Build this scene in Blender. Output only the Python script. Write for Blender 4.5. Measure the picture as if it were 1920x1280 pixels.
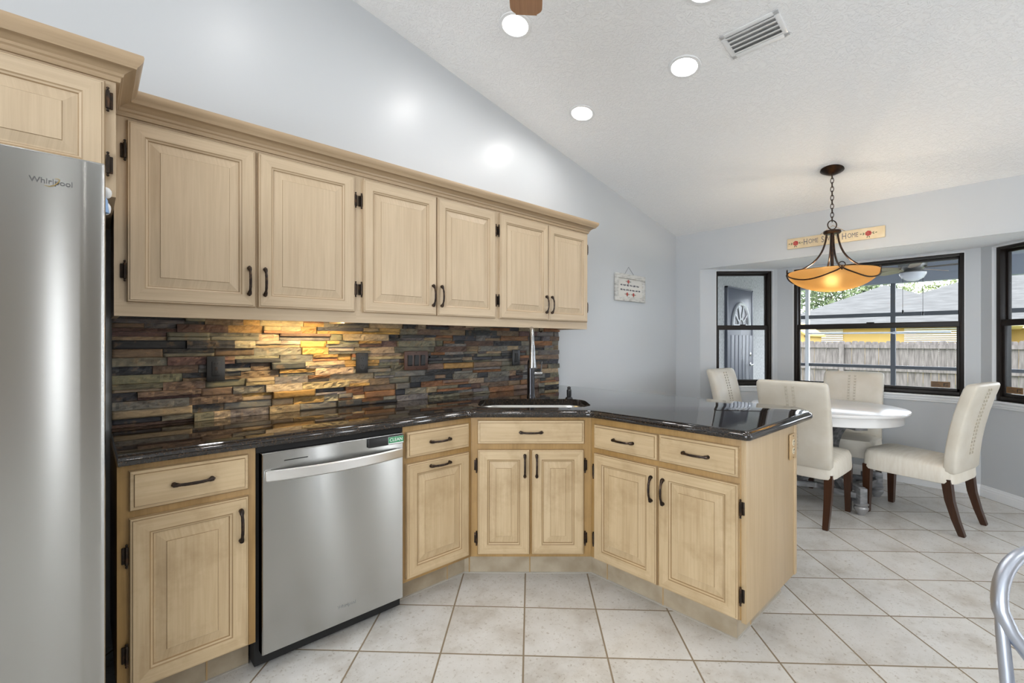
import bpy, bmesh, math, random
from mathutils import Vector, Matrix, noise
random.seed(7)
PI = math.pi
S = bpy.context.scene
COL = S.collection
for o in list(bpy.data.objects):
    bpy.data.objects.remove(o, do_unlink=True)

# ------------------------------------------------------------------ camera, sky, sun, exposure
H = 1.28
cam_d = bpy.data.cameras.new('camera'); cam = bpy.data.objects.new('camera', cam_d); COL.objects.link(cam)
cam_d.sensor_width = 36.0; cam_d.lens = 864.0 / 1920.0 * 36.0; cam_d.clip_start = 0.02; cam_d.clip_end = 500
cam.location = (0, 0, H); cam.rotation_euler = (PI/2, 0, math.radians(47.34 - 90.0))
S.camera = cam
S.view_settings.view_transform = 'Standard'; S.view_settings.look = 'None'
S.view_settings.gamma = 1.0; S.view_settings.use_curve_mapping = False
S.view_settings.exposure = 0.58

wd = bpy.data.worlds.new('world'); S.world = wd; wd.use_nodes = True
wn = wd.node_tree; wn.nodes.clear()
wo = wn.nodes.new('ShaderNodeOutputWorld'); wb = wn.nodes.new('ShaderNodeBackground')
wc = wn.nodes.new('ShaderNodeTexCoord'); wz = wn.nodes.new('ShaderNodeTexNoise'); wr = wn.nodes.new('ShaderNodeValToRGB')
wz.inputs['Scale'].default_value = 3.0; wz.inputs['Detail'].default_value = 5.0
wr.color_ramp.elements[0].position = 0.35; wr.color_ramp.elements[0].color = (0.74, 0.82, 0.93, 1)
wr.color_ramp.elements[1].position = 0.62; wr.color_ramp.elements[1].color = (0.9, 0.94, 1.0, 1)
wn.links.new(wc.outputs['Generated'], wz.inputs['Vector']); wn.links.new(wz.outputs['Fac'], wr.inputs['Fac'])
wn.links.new(wr.outputs['Color'], wb.inputs['Color']); wb.inputs['Strength'].default_value = 5.0
wn.links.new(wb.outputs['Background'], wo.inputs['Surface'])

sun_d = bpy.data.lights.new('sun', 'SUN'); sun_d.energy = 0.8; sun_d.angle = math.radians(25); sun_d.color = (1.0, 0.95, 0.88)
sun = bpy.data.objects.new('sun', sun_d); COL.objects.link(sun)
sun.rotation_euler = Vector((0.62, 0.25, -0.75)).to_track_quat('-Z', 'Y').to_euler()

LAMP_W = 2.35        # each recessed ceiling lamp
FILL_W = 200.0         # base power of the added fill panels
def area_light(name, loc, direction, sx, sy, energy, color, shape='RECTANGLE', parent=None, spread=PI):
    d = bpy.data.lights.new(name, 'AREA'); d.shape = shape; d.size = sx
    if shape == 'RECTANGLE': d.size_y = sy
    d.energy = energy; d.color = color; d.spread = spread
    o = bpy.data.objects.new(name, d); COL.objects.link(o); o.location = loc
    o.rotation_euler = Vector(direction).to_track_quat('-Z', 'Y').to_euler()
    if parent: o.parent = parent
    return o
# added unseen fill panels that brighten the room; no openings are built there
area_light('window_daylight', (-4.42, -1.6, 1.45), (1, 0, 0), 3.4, 1.7, FILL_W * 0.85, (0.90, 0.95, 1.0))
area_light('door_daylight', (4.78, -2.6, 1.1), (-1, 0, 0), 1.9, 2.0, FILL_W * 0.09, (0.90, 0.95, 1.0))
for sx, sw, se in ((-0.265, 0.07, 3.6), (3.02, 0.2, 13.0), (4.3, 0.2, 15.0)):     # narrow added strips that put vertical streaks on the steel fronts
    area_light('sidelight_daylight', (sx, -4.42, 1.2), (0, 1, 0), sw, 2.2, se, (0.92, 0.96, 1.0))

# ------------------------------------------------------------------ scene constants (metres)
W = 2.565            # cabinet wall plane y
XB = 4.875           # dining wall plane x
ZB = 2.463; SL = 0.2065
def zceil(x): return ZB + SL * (XB - x)
F2 = Vector((0.6777, 0.7354)); R2 = Vector((0.7354, -0.6777))

# ------------------------------------------------------------------ helpers
def thing(name, label, cat, loc=(0, 0, 0), rz=0.0, group=None):
    o = bpy.data.objects.new(name, None); COL.objects.link(o)
    o.empty_display_size = 0.1; o.location = loc; o.rotation_euler = (0, 0, rz)
    return tag(o, label, cat, group)
def tag(o, label=None, cat=None, group=None, kind=None):
    if label: o['label'] = label
    if cat: o['category'] = cat
    if group: o['group'] = group
    if kind: o['kind'] = kind
    return o
def dup(root, loc=None, rz=None, label=None, group=None):
    def rec(o, par):
        c = o.copy(); COL.objects.link(c)
        if par: c.parent = par
        for ch in list(o.children): rec(ch, c)
        return c
    r = rec(root, None)
    if loc is not None: r.location = loc
    if rz is not None: r.rotation_euler = (0, 0, rz)
    if label: r['label'] = label
    if group: r['group'] = group
    return r

class MB:
    def __init__(self):
        self.bm = bmesh.new(); self.uv = self.bm.loops.layers.uv.new('UVMap'); self.off = 0.0
        self.smooth_faces = False
    def face(self, pts, mi=0, uvs=None, smooth=None):
        vs = [self.bm.verts.new(p) for p in pts]
        f = self.bm.faces.new(vs); f.material_index = mi
        f.smooth = self.smooth_faces if smooth is None else smooth
        if uvs:
            for l, u in zip(f.loops, uvs): l[self.uv].uv = u
        return f
    def auto_uv(self, f, grain):
        """u runs along the grain axis in metres"""
        n = f.normal if f.normal.length > 0 else Vector((0, 0, 1))
        f.normal_update(); n = f.normal
        ax = [0, 1, 2]; ax.remove(grain)
        a = ax[0] if abs(n[ax[0]]) < abs(n[ax[1]]) else ax[1]
        for l in f.loops:
            c = l.vert.co
            l[self.uv].uv = (c[grain] + self.off, c[a] + self.off * 0.37)
    def box(self, lo, hi, mi=0, grain=2, bev=0.0, seg=2, mat=None):
        t = bmesh.new(); r = bmesh.ops.create_cube(t, size=1.0)
        c = [(a + b) / 2 for a, b in zip(lo, hi)]; d = [abs(b - a) for a, b in zip(lo, hi)]
        for v in t.verts: v.co = Vector((c[0] + v.co.x * d[0], c[1] + v.co.y * d[1], c[2] + v.co.z * d[2]))
        if bev > 0:
            bmesh.ops.bevel(t, geom=list(t.edges), offset=min(bev, min(d) * 0.45), segments=seg, affect='EDGES', profile=0.5)
        self.absorb(t, mi, grain, mat, bev > 0)
    def absorb(self, t, mi=0, grain=2, mat=None, smooth=False):
        self.off = random.random() * 7
        m = {}
        for v in t.verts:
            co = v.co.copy()
            m[v] = self.bm.verts.new(co)
        for f in t.faces:
            g = self.bm.faces.new([m[v] for v in f.verts]); g.material_index = mi; g.smooth = smooth
            self.auto_uv(g, grain)
        if mat is not None:
            for v in m.values(): v.co = mat @ v.co
        t.free()
    def loft(self, rings, mi=0, cap=True, closed=True, smooth=True, grain=2):
        """rings: list of equal-length point lists"""
        self.off = random.random() * 7
        vr = [[self.bm.verts.new(p) for p in r] for r in rings]
        n = len(rings[0])
        for a, b in zip(vr[:-1], vr[1:]):
            for i in range(n if closed else n - 1):
                j = (i + 1) % n
                f = self.bm.faces.new((a[i], a[j], b[j], b[i])); f.material_index = mi; f.smooth = smooth
                self.auto_uv(f, grain)
        if cap and closed:
            for r, rev in ((vr[0], True), (vr[-1], False)):
                f = self.bm.faces.new(list(reversed(r)) if rev else r); f.material_index = mi; f.smooth = False
                self.auto_uv(f, grain)
    def tube(self, path, rad, n=10, mi=0, cap=True, closed=False, flat=1.0, up=None):
        path = [Vector(p) for p in path]; k = len(path)
        if not isinstance(rad, (list, tuple)): rad = [rad] * k
        tang = []
        for i in range(k):
            if closed: t = path[(i + 1) % k] - path[(i - 1) % k]
            else: t = path[min(i + 1, k - 1)] - path[max(i - 1, 0)]
            tang.append(t.normalized())
        ref = Vector(up) if up else (Vector((0, 0, 1)) if abs(tang[0].z) < 0.9 else Vector((1, 0, 0)))
        nrm = (ref - tang[0] * ref.dot(tang[0])).normalized(); rings = []
        for i in range(k):
            nrm = (nrm - tang[i] * nrm.dot(tang[i])).normalized(); b = tang[i].cross(nrm)
            rings.append([path[i] + (nrm * math.cos(a) + b * math.sin(a) * flat) * rad[i] for a in [2 * PI * q / n for q in range(n)]])
        if closed: rings.append(rings[0])
        self.loft(rings, mi, cap and not closed, True, True)
    def lathe(self, prof, c=(0, 0, 0), n=24, mi=0, axis='z', cap=True):
        rings = []
        for r, z in prof:
            ring = []
            for q in range(n):
                a = 2 * PI * q / n; x, y = r * math.cos(a), r * math.sin(a)
                if axis == 'z': p = (c[0] + x, c[1] + y, c[2] + z)
                elif axis == 'y': p = (c[0] + x, c[1] - z, c[2] + y)
                else: p = (c[0] + z, c[1] + x, c[2] + y)
                ring.append(p)
            rings.append(ring)
        self.loft(rings, mi, cap)
    def prism(self, poly, z0, z1, mi=0, grain=2, smooth=False):
        b = [(p[0], p[1], z0) for p in poly]; t = [(p[0], p[1], z1) for p in poly]
        self.loft([b, t], mi, True, True, smooth, grain)
    def xform(self, m):
        for v in self.bm.verts: v.co = m @ v.co
        return self
    def build(self, name, mats, parent=None, sharp=35, loc=None):
        bmesh.ops.recalc_face_normals(self.bm, faces=list(self.bm.faces))
        me = bpy.data.meshes.new(name); self.bm.to_mesh(me); self.bm.free()
        if not isinstance(mats, (list, tuple)): mats = [mats]
        for m in mats: me.materials.append(m)
        if sharp: me.set_sharp_from_angle(angle=math.radians(sharp))
        o = bpy.data.objects.new(name, me); COL.objects.link(o)
        if parent: o.parent = parent
        if loc: o.location = loc
        return o

def text_bm(mb, body, size, m, depth=0.0015, mi=0, spacing=1.0):
    c = bpy.data.curves.new('letters', 'FONT'); c.body = body; c.size = size; c.extrude = depth; c.align_x = 'CENTER'; c.align_y = 'CENTER'
    c.space_character = spacing
    o = bpy.data.objects.new('letters', c); COL.objects.link(o)
    bpy.context.view_layer.update()
    me = bpy.data.meshes.new_from_object(o)
    t = bmesh.new(); t.from_mesh(me)
    mb.absorb(t, mi, 0, m)
    bpy.data.objects.remove(o, do_unlink=True); bpy.data.curves.remove(c); bpy.data.meshes.remove(me)

# ------------------------------------------------------------------ materials
def mat(name, col, rough=0.5, metal=0.0, spec=0.5, **kw):
    m = bpy.data.materials.new(name); m.use_nodes = True
    b = m.node_tree.nodes['Principled BSDF']
    b.inputs['Base Color'].default_value = (*col, 1); b.inputs['Roughness'].default_value = rough
    b.inputs['Metallic'].default_value = metal; b.inputs['Specular IOR Level'].default_value = spec
    for k, v in kw.items(): b.inputs[k].default_value = v
    return m
def nd(m, t, **kw):
    n = m.node_tree.nodes.new(t)
    for k, v in kw.items():
        if k in n.inputs.keys(): n.inputs[k].default_value = v
        else: setattr(n, k, v)
    return n
def lk(m, a, b): m.node_tree.links.new(a, b)
def bsdf(m): return m.node_tree.nodes['Principled BSDF']
def ramp(m, stops):
    r = nd(m, 'ShaderNodeValToRGB'); e = r.color_ramp.elements
    while len(e) < len(stops): e.new(0.5)
    for q, (p, c) in zip(e, stops): q.position = p; q.color = (*c, 1)
    return r
def bump(m, h, strength, dist=0.01, normal=None):
    b = nd(m, 'ShaderNodeBump'); b.inputs['Strength'].default_value = strength; b.inputs['Distance'].default_value = dist
    lk(m, h, b.inputs['Height'])
    if normal is not None: lk(m, normal, b.inputs['Normal'])
    lk(m, b.outputs['Normal'], bsdf(m).inputs['Normal']); return b
def noisy(name, c1, c2, scale, rough=0.5, detail=4, bs=0.0, bd=0.01, coord='Object', stretch=(1, 1, 1), lo=0.35, hi=0.65, **kw):
    m = mat(name, c1, rough, **kw)
    tc = nd(m, 'ShaderNodeTexCoord'); mp = nd(m, 'ShaderNodeMapping'); mp.inputs['Scale'].default_value = stretch
    n = nd(m, 'ShaderNodeTexNoise', Scale=scale, Detail=detail)
    lk(m, tc.outputs[coord], mp.inputs['Vector']); lk(m, mp.outputs['Vector'], n.inputs['Vector'])
    r = ramp(m, [(lo, c1), (hi, c2)]); lk(m, n.outputs['Fac'], r.inputs['Fac']); lk(m, r.outputs['Color'], bsdf(m).inputs['Base Color'])
    if bs: bump(m, n.outputs['Fac'], bs, bd)
    return m
def wood(name, light, dark, rough=0.38, blotch=None, bl_amt=0.0):
    m = mat(name, light, rough, spec=0.45)
    uv = nd(m, 'ShaderNodeUVMap'); mp = nd(m, 'ShaderNodeMapping'); mp.inputs['Scale'].default_value = (3.0, 90.0, 1)
    lk(m, uv.outputs['UV'], mp.inputs['Vector'])
    n1 = nd(m, 'ShaderNodeTexNoise', Scale=1.0, Detail=5.0, Roughness=0.6, Distortion=0.4); lk(m, mp.outputs['Vector'], n1.inputs['Vector'])
    mp2 = nd(m, 'ShaderNodeMapping'); mp2.inputs['Scale'].default_value = (1.6, 12.0, 1); lk(m, uv.outputs['UV'], mp2.inputs['Vector'])
    n2 = nd(m, 'ShaderNodeTexNoise', Scale=1.0, Detail=3.0, Distortion=0.8); lk(m, mp2.outputs['Vector'], n2.inputs['Vector'])
    ad = nd(m, 'ShaderNodeMix', data_type='FLOAT'); ad.inputs[0].default_value = 0.45
    lk(m, n1.outputs['Fac'], ad.inputs[2]); lk(m, n2.outputs['Fac'], ad.inputs[3])
    r = ramp(m, [(0.33, dark), (0.6, light)]); lk(m, ad.outputs[0], r.inputs['Fac'])
    out = r.outputs['Color']
    if blotch:
        tc = nd(m, 'ShaderNodeTexCoord')
        n3 = nd(m, 'ShaderNodeTexNoise', Scale=5.0, Detail=5.0, Roughness=0.65); lk(m, tc.outputs['Object'], n3.inputs['Vector'])
        r3 = ramp(m, [(0.5, (0, 0, 0)), (0.72, (1, 1, 1))]); lk(m, n3.outputs['Fac'], r3.inputs['Fac'])
        ml = nd(m, 'ShaderNodeMath', operation='MULTIPLY'); ml.inputs[1].default_value = bl_amt; lk(m, r3.outputs['Color'], ml.inputs[0])
        mx = nd(m, 'ShaderNodeMix', data_type='RGBA'); lk(m, ml.outputs[0], mx.inputs[0]); lk(m, out, mx.inputs[6]); mx.inputs[7].default_value = (*blotch, 1)
        out = mx.outputs[2]
    lk(m, out, bsdf(m).inputs['Base Color'])
    bump(m, n1.outputs['Fac'], 0.12, 0.002)
    return m

M = {}
M['wood_up'] = wood('bleached_oak', (0.58, 0.455, 0.310), (0.48, 0.365, 0.240))
M['wood_up_glaze'] = wood('bleached_oak_glaze', (0.40, 0.285, 0.170), (0.31, 0.215, 0.12))
M['wood_lo'] = wood('worn_oak', (0.57, 0.435, 0.265), (0.45, 0.325, 0.185), blotch=(0.30, 0.195, 0.09), bl_amt=0.5)
M['wood_lo_glaze'] = wood('worn_oak_glaze', (0.34, 0.225, 0.11), (0.22, 0.14, 0.065))
M['wood_panel'] = wood('oak_veneer_panel', (0.50, 0.37, 0.22), (0.42, 0.30, 0.165))  # same veneer darkened, the end panel's shade put into the colour
M['wood_frame'] = wood('oak_face_frame', (0.42, 0.26, 0.10), (0.32, 0.19, 0.065), blotch=(0.20, 0.12, 0.045), bl_amt=0.5)
M['wood_crown'] = wood('oak_crown', (0.44, 0.32, 0.20), (0.35, 0.25, 0.15))
M['bronze'] = noisy('antique_bronze', (0.035, 0.026, 0.022), (0.14, 0.085, 0.05), 60, rough=0.32, metal=0.85, lo=0.5, hi=0.8)
M['hinge'] = noisy('hinge_bronze', (0.03, 0.022, 0.017), (0.12, 0.06, 0.03), 50, rough=0.4, metal=0.8, lo=0.5, hi=0.8)
M['black'] = mat('black_plastic', (0.012, 0.012, 0.013), 0.35)
M['void'] = mat('dark_gap', (0.006, 0.006, 0.006), 0.8)
M['white'] = mat('white_paint', (0.80, 0.81, 0.82), 0.35)
M['chrome'] = mat('brushed_nickel', (0.40, 0.41, 0.42), 0.24, 1.0)
M['gunmetal'] = mat('dark_stainless', (0.055, 0.055, 0.06), 0.28, 1.0)

def steel(name, col, rough, aniso):
    m = mat(name, col, rough, 1.0)
    b = bsdf(m); b.inputs['Anisotropic'].default_value = aniso; b.inputs['Anisotropic Rotation'].default_value = 0.25
    uv = nd(m, 'ShaderNodeUVMap'); mp = nd(m, 'ShaderNodeMapping'); mp.inputs['Scale'].default_value = (2.5, 900.0, 1)
    lk(m, uv.outputs['UV'], mp.inputs['Vector'])
    n = nd(m, 'ShaderNodeTexNoise', Scale=1.0, Detail=2.0); lk(m, mp.outputs['Vector'], n.inputs['Vector'])
    r = nd(m, 'ShaderNodeMapRange'); r.inputs['To Min'].default_value = rough - 0.012; r.inputs['To Max'].default_value = rough + 0.015
    lk(m, n.outputs['Fac'], r.inputs['Value']); lk(m, r.outputs['Result'], b.inputs['Roughness'])
    tg = nd(m, 'ShaderNodeTangent', direction_type='UV_MAP'); lk(m, tg.outputs['Tangent'], b.inputs['Tangent'])
    return m
M['steel'] = steel('brushed_stainless', (0.42, 0.42, 0.41), 0.18, 0.97)
M['steel_handle'] = mat('handle_stainless', (0.72, 0.72, 0.71), 0.36, 1.0)
M['basin'] = mat('sink_stainless', (0.62, 0.61, 0.58), 0.3, 1.0)
M['alu'] = mat('silver_metal', (0.50, 0.54, 0.62), 0.36, 1.0)

# wall paint, ceiling
def paint(name, col, rough, bscale, bstr, bdist=0.004, voro=False):
    m = mat(name, col, rough, spec=0.5)
    tc = nd(m, 'ShaderNodeTexCoord')
    n = nd(m, 'ShaderNodeTexNoise', Scale=bscale, Detail=5.0, Roughness=0.6); lk(m, tc.outputs['Object'], n.inputs['Vector'])
    if voro:
        n.inputs['Distortion'].default_value = 1.6
        r = ramp(m, [(0.45, (0, 0, 0)), (0.6, (1, 1, 1))]); lk(m, n.outputs['Fac'], r.inputs['Fac']); h = r.outputs['Color']
    else: h = n.outputs['Fac']
    bump(m, h, bstr, bdist)
    return m
M['wall'] = paint('cool_grey_wall_paint', (0.52, 0.54, 0.56), 0.36, 45, 0.06, 0.002)
M['ceil'] = paint('knockdown_ceiling', (0.86, 0.87, 0.88), 0.85, 30, 0.42, 0.008, True)
M['wall_tan'] = paint('tan_wall_paint', (0.30, 0.26, 0.21), 0.5, 45, 0.06, 0.002)  # tan given to the unseen wall to dim its reflection and bounce
M['trim'] = mat('white_trim', (0.78, 0.79, 0.80), 0.32)
M['frame'] = mat('bronze_window_frame', (0.014, 0.010, 0.008), 0.45, spec=0.3)

def floor_mat():
    m = mat('diagonal_tile', (0.6, 0.57, 0.52), 0.3, spec=0.5)
    T = 0.3407
    tc = nd(m, 'ShaderNodeTexCoord'); sp = nd(m, 'ShaderNodeSeparateXYZ'); lk(m, tc.outputs['Object'], sp.inputs[0])
    def math_(op, a, b=None):
        n = nd(m, 'ShaderNodeMath', operation=op)
        for i, q in enumerate((a, b)):
            if q is None: continue
            if isinstance(q, (int, float)): n.inputs[i].default_value = q
            else: lk(m, q, n.inputs[i])
        return n.outputs[0]
    k = 1 / (math.sqrt(2) * T)
    u = math_('ADD', math_('MULTIPLY', math_('SUBTRACT', sp.outputs[0], sp.outputs[1]), k), 101.088)
    v = math_('ADD', math_('MULTIPLY', math_('ADD', sp.outputs[0], sp.outputs[1]), k), 100 - 6.515)
    fu, fv = math_('FRACT', u), math_('FRACT', v)
    def edge(f): return math_('MINIMUM', f, math_('SUBTRACT', 1.0, f))
    e = math_('MINIMUM', edge(fu), edge(fv))
    mr = nd(m, 'ShaderNodeMapRange'); mr.inputs['From Min'].default_value = 0.0075; mr.inputs['From Max'].default_value = 0.0135; lk(m, e, mr.inputs['Value'])
    cb = nd(m, 'ShaderNodeCombineXYZ'); lk(m, math_('FLOOR', u), cb.inputs[0]); lk(m, math_('FLOOR', v), cb.inputs[1])
    wnz = nd(m, 'ShaderNodeTexWhiteNoise', noise_dimensions='3D'); lk(m, cb.outputs[0], wnz.inputs['Vector'])
    ofs = nd(m, 'ShaderNodeVectorMath', operation='MULTIPLY_ADD'); lk(m, wnz.outputs['Color'], ofs.inputs[0]); ofs.inputs[1].default_value = (9, 9, 9); lk(m, tc.outputs['Object'], ofs.inputs[2])
    n1 = nd(m, 'ShaderNodeTexNoise', Scale=5.0, Detail=6.0, Roughness=0.65); lk(m, ofs.outputs[0], n1.inputs['Vector'])
    n2 = nd(m, 'ShaderNodeTexNoise', Scale=70.0, Detail=3.0, Roughness=0.7); lk(m, ofs.outputs[0], n2.inputs['Vector'])
    r1 = ramp(m, [(0.32, (0.49, 0.46, 0.415)), (0.5, (0.62, 0.605, 0.575)), (0.68, (0.68, 0.67, 0.65))]); lk(m, n1.outputs['Fac'], r1.inputs['Fac'])
    r2 = ramp(m, [(0.30, (0.60, 0.55, 0.48)), (0.42, (1, 1, 1))]); lk(m, n2.outputs['Fac'], r2.inputs['Fac'])
    mx = nd(m, 'ShaderNodeMix', data_type='RGBA', blend_type='MULTIPLY'); mx.inputs[0].default_value = 0.85
    lk(m, r1.outputs['Color'], mx.inputs[6]); lk(m, r2.outputs['Color'], mx.inputs[7])
    hv = nd(m, 'ShaderNodeHueSaturation'); lk(m, mx.outputs[2], hv.inputs['Color'])
    vr = nd(m, 'ShaderNodeMapRange'); vr.inputs['To Min'].default_value = 0.95; vr.inputs['To Max'].default_value = 1.05; lk(m, wnz.outputs['Value'], vr.inputs['Value']); lk(m, vr.outputs['Result'], hv.inputs['Value'])
    gx = nd(m, 'ShaderNodeMix', data_type='RGBA'); lk(m, mr.outputs['Result'], gx.inputs[0]); gx.inputs[6].default_value = (0.24, 0.185, 0.12, 1); lk(m, hv.outputs['Color'], gx.inputs[7])
    lk(m, gx.outputs[2], bsdf(m).inputs['Base Color'])
    rr = nd(m, 'ShaderNodeMapRange'); rr.inputs['To Min'].default_value = 0.85; rr.inputs['To Max'].default_value = 0.30; lk(m, mr.outputs['Result'], rr.inputs['Value']); lk(m, rr.outputs['Result'], bsdf(m).inputs['Roughness'])
    b1 = bump(m, mr.outputs['Result'], 0.5, 0.002)
    bump(m, n1.outputs['Fac'], 0.10, 0.004, b1.outputs['Normal'])
    return m
M['floor'] = floor_mat()
M['toe'] = noisy('toe_tile', (0.33, 0.265, 0.18), (0.45, 0.38, 0.28), 9, rough=0.4, detail=6)

def granite():
    m = mat('dark_granite', (0.02, 0.018, 0.016), 0.045, spec=0.7)
    tc = nd(m, 'ShaderNodeTexCoord')
    v = nd(m, 'ShaderNodeTexVoronoi', Scale=260.0); lk(m, tc.outputs['Object'], v.inputs['Vector'])
    n = nd(m, 'ShaderNodeTexNoise', Scale=120.0, Detail=4.0, Roughness=0.7); lk(m, tc.outputs['Object'], n.inputs['Vector'])
    r = ramp(m, [(0.0, (0.012, 0.011, 0.011)), (0.56, (0.014, 0.012, 0.011)), (0.68, (0.055, 0.034, 0.020)), (0.82, (0.11, 0.075, 0.05))])
    ad = nd(m, 'ShaderNodeMix', data_type='FLOAT'); ad.inputs[0].default_value = 0.35
    sv = nd(m, 'ShaderNodeSeparateColor'); lk(m, v.outputs['Color'], sv.inputs[0])
    lk(m, n.outputs['Fac'], ad.inputs[2]); lk(m, sv.outputs[0], ad.inputs[3]); lk(m, ad.outputs[0], r.inputs['Fac'])
    lk(m, r.outputs['Color'], bsdf(m).inputs['Base Color'])
    pass
    return m
M['granite'] = granite()

def stone():
    m = mat('split_slate', (0.2, 0.17, 0.14), 0.62, spec=0.4)
    at = nd(m, 'ShaderNodeAttribute', attribute_name='stone'); tc = nd(m, 'ShaderNodeTexCoord')
    mp = nd(m, 'ShaderNodeMapping'); mp.inputs['Scale'].default_value = (14, 14, 40); lk(m, tc.outputs['Object'], mp.inputs['Vector'])
    n = nd(m, 'ShaderNodeTexNoise', Scale=1.0, Detail=7.0, Roughness=0.68, Distortion=0.6); lk(m, mp.outputs['Vector'], n.inputs['Vector'])
    r = ramp(m, [(0.3, (0.45, 0.42, 0.42)), (0.52, (1, 1, 1)), (0.72, (1.5, 1.4, 1.25))]); lk(m, n.outputs['Fac'], r.inputs['Fac'])
    mx = nd(m, 'ShaderNodeMix', data_type='RGBA', blend_type='MULTIPLY'); mx.inputs[0].default_value = 1.0
    lk(m, at.outputs['Color'], mx.inputs[6]); lk(m, r.outputs['Color'], mx.inputs[7])
    n2 = nd(m, 'ShaderNodeTexNoise', Scale=22.0, Detail=4.0, Roughness=0.6); lk(m, tc.outputs['Object'], n2.inputs['Vector'])
    r2 = ramp(m, [(0.56, (0, 0, 0)), (0.66, (1, 1, 1))]); lk(m, n2.outputs['Fac'], r2.inputs['Fac'])
    ml = nd(m, 'ShaderNodeMath', operation='MULTIPLY'); ml.inputs[1].default_value = 0.35; lk(m, r2.outputs['Color'], ml.inputs[0])
    m2 = nd(m, 'ShaderNodeMix', data_type='RGBA'); lk(m, ml.outputs[0], m2.inputs[0]); lk(m, mx.outputs[2], m2.inputs[6]); m2.inputs[7].default_value = (0.26, 0.165, 0.08, 1)
    lk(m, m2.outputs[2], bsdf(m).inputs['Base Color'])
    bump(m, n.outputs['Fac'], 0.55, 0.006)
    return m
M['stone'] = stone()

def glass():
    m = bpy.data.materials.new('window_glass'); m.use_nodes = True; nt = m.node_tree; nt.nodes.clear()
    o = nt.nodes.new('ShaderNodeOutputMaterial'); mx = nt.nodes.new('ShaderNodeMixShader'); t = nt.nodes.new('ShaderNodeBsdfTransparent'); g = nt.nodes.new('ShaderNodeBsdfGlossy')
    g.inputs['Roughness'].default_value = 0.0; t.inputs['Color'].default_value = (0.95, 0.965, 0.97, 1)
    fr = nt.nodes.new('ShaderNodeFresnel'); fr.inputs['IOR'].default_value = 1.14
    nt.links.new(fr.outputs[0], mx.inputs[0]); nt.links.new(t.outputs[0], mx.inputs[1]); nt.links.new(g.outputs[0], mx.inputs[2]); nt.links.new(mx.outputs[0], o.inputs['Surface'])
    return m
M['glass'] = glass()
def emit(name, col, s):
    m = mat(name, col, 0.5); bsdf(m).inputs['Emission Color'].default_value = (*col, 1); bsdf(m).inputs['Emission Strength'].default_value = s
    return m
M['lens'] = emit('lamp_lens', (1.0, 0.97, 0.93), 14.0)

# ------------------------------------------------------------------ room shell
def struct(mb, name, m, sharp=None):
    o = mb.build(name, m, None, sharp); o['kind'] = 'structure'; return o
XW, YS = -4.5, -4.5       # unseen walls of the room
XR = -0.2                 # ridge of the vaulted ceiling
ZR = zceil(XR)
BC = 5.46; BL = (BC, 1.712); BR = (BC, 0.1755); OL = (XB, 2.287); OR = (XB, -0.409); ZSOF = 2.061

mb = MB(); mb.face([(XW, YS, 0), (XB + 0.7, YS, 0), (XB + 0.7, W + 0.1, 0), (XW, W + 0.1, 0)])
struct(mb, 'floor', M['floor'])
# wall carrying the cabinets (gable shape)
mb = MB()
gab = [(XW, 0), (XB, 0), (XB, ZB), (XR, ZR), (XW, ZR - SL * (XR - XW))]
mb.loft([[(x, W, z) for x, z in gab], [(x, W + 0.12, z) for x, z in gab]], smooth=False)
struct(mb, 'wall_left', M['wall'])
mb = MB(); mb.loft([[(x, YS, z) for x, z in gab], [(x, YS - 0.12, z) for x, z in gab]], smooth=False)
struct(mb, 'wall_right', M['wall_tan'])
mb = MB(); mb.box((XW - 0.12, YS, 0), (XW, W, gab[4][1])); struct(mb, 'wall_near', M['wall'])
# sloped ceiling, two slabs
mb = MB()
yy0, yy1 = YS - 0.1, W + 0.1
for a, b in (((XB + 0.12, zceil(XB + 0.12)), (XR, ZR)), ((XR, ZR), (XW - 0.1, ZR - SL * (XR - XW + 0.1)))):
    p = [(a[0], a[1]), (b[0], b[1]), (b[0], b[1] + 0.15), (a[0], a[1] + 0.15)]
    mb.loft([[(x, yy0, z) for x, z in p], [(x, yy1, z) for x, z in p]], smooth=False)
struct(mb, 'ceiling', M['ceil'])
# dining wall with the bay opening
mb = MB()
mb.box((XB, OL[1], 0), (XB + 0.12, W, ZB)); mb.box((XB, YS, 0), (XB + 0.12, OR[1], ZB)); mb.box((XB, OR[1], ZSOF), (XB + 0.01, OL[1], ZSOF + 0.1)); mb.box((XB, OR[1], ZSOF + 0.1), (XB + 0.12, OL[1], ZB))
struct(mb, 'wall_far', M['wall'])

def seg_frame(p0, p1):
    d = (Vector(p1) - Vector(p0)); L = d.length; d.normalize(); n = Vector((d.y, -d.x))
    if n.dot(Vector((1, 0))) < 0: n = -n       # outward
    ang = math.atan2(d.y, d.x)
    return d, n, L, ang
TH = 0.14
WIN = []
def bay_wall(name, p0, p1, s0, s1, z0, z1, e0=0.0, e1=0.0):
    """wall from p0 to p1 (inside face) with a window hole between s0..s1, z0..z1"""
    d, n, L, ang = seg_frame(p0, p1); mb = MB()
    def blk(a, b, za, zb):
        q = [Vector(p0) + d * a, Vector(p0) + d * b, Vector(p0) + d * b + n * TH, Vector(p0) + d * a + n * TH]
        mb.prism([(v.x, v.y) for v in q], za, zb)
    blk(-e0, s0, 0, ZSOF); blk(s1, L + e1, 0, ZSOF); blk(s0, s1, 0, z0); blk(s0, s1, z1, ZSOF)
    struct(mb, name, M['wall'])
    WIN.append((p0, d, n, s0, s1, z0, z1))
bay_wall('wall_bay_left', OL, BL, 0.168, 0.778, 0.805, 2.045, 0, 0.05)
bay_wall('wall_bay_center', BL, BR, 0.148, 1.442, 0.812, 2.040, 0.05, 0.05)
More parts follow.
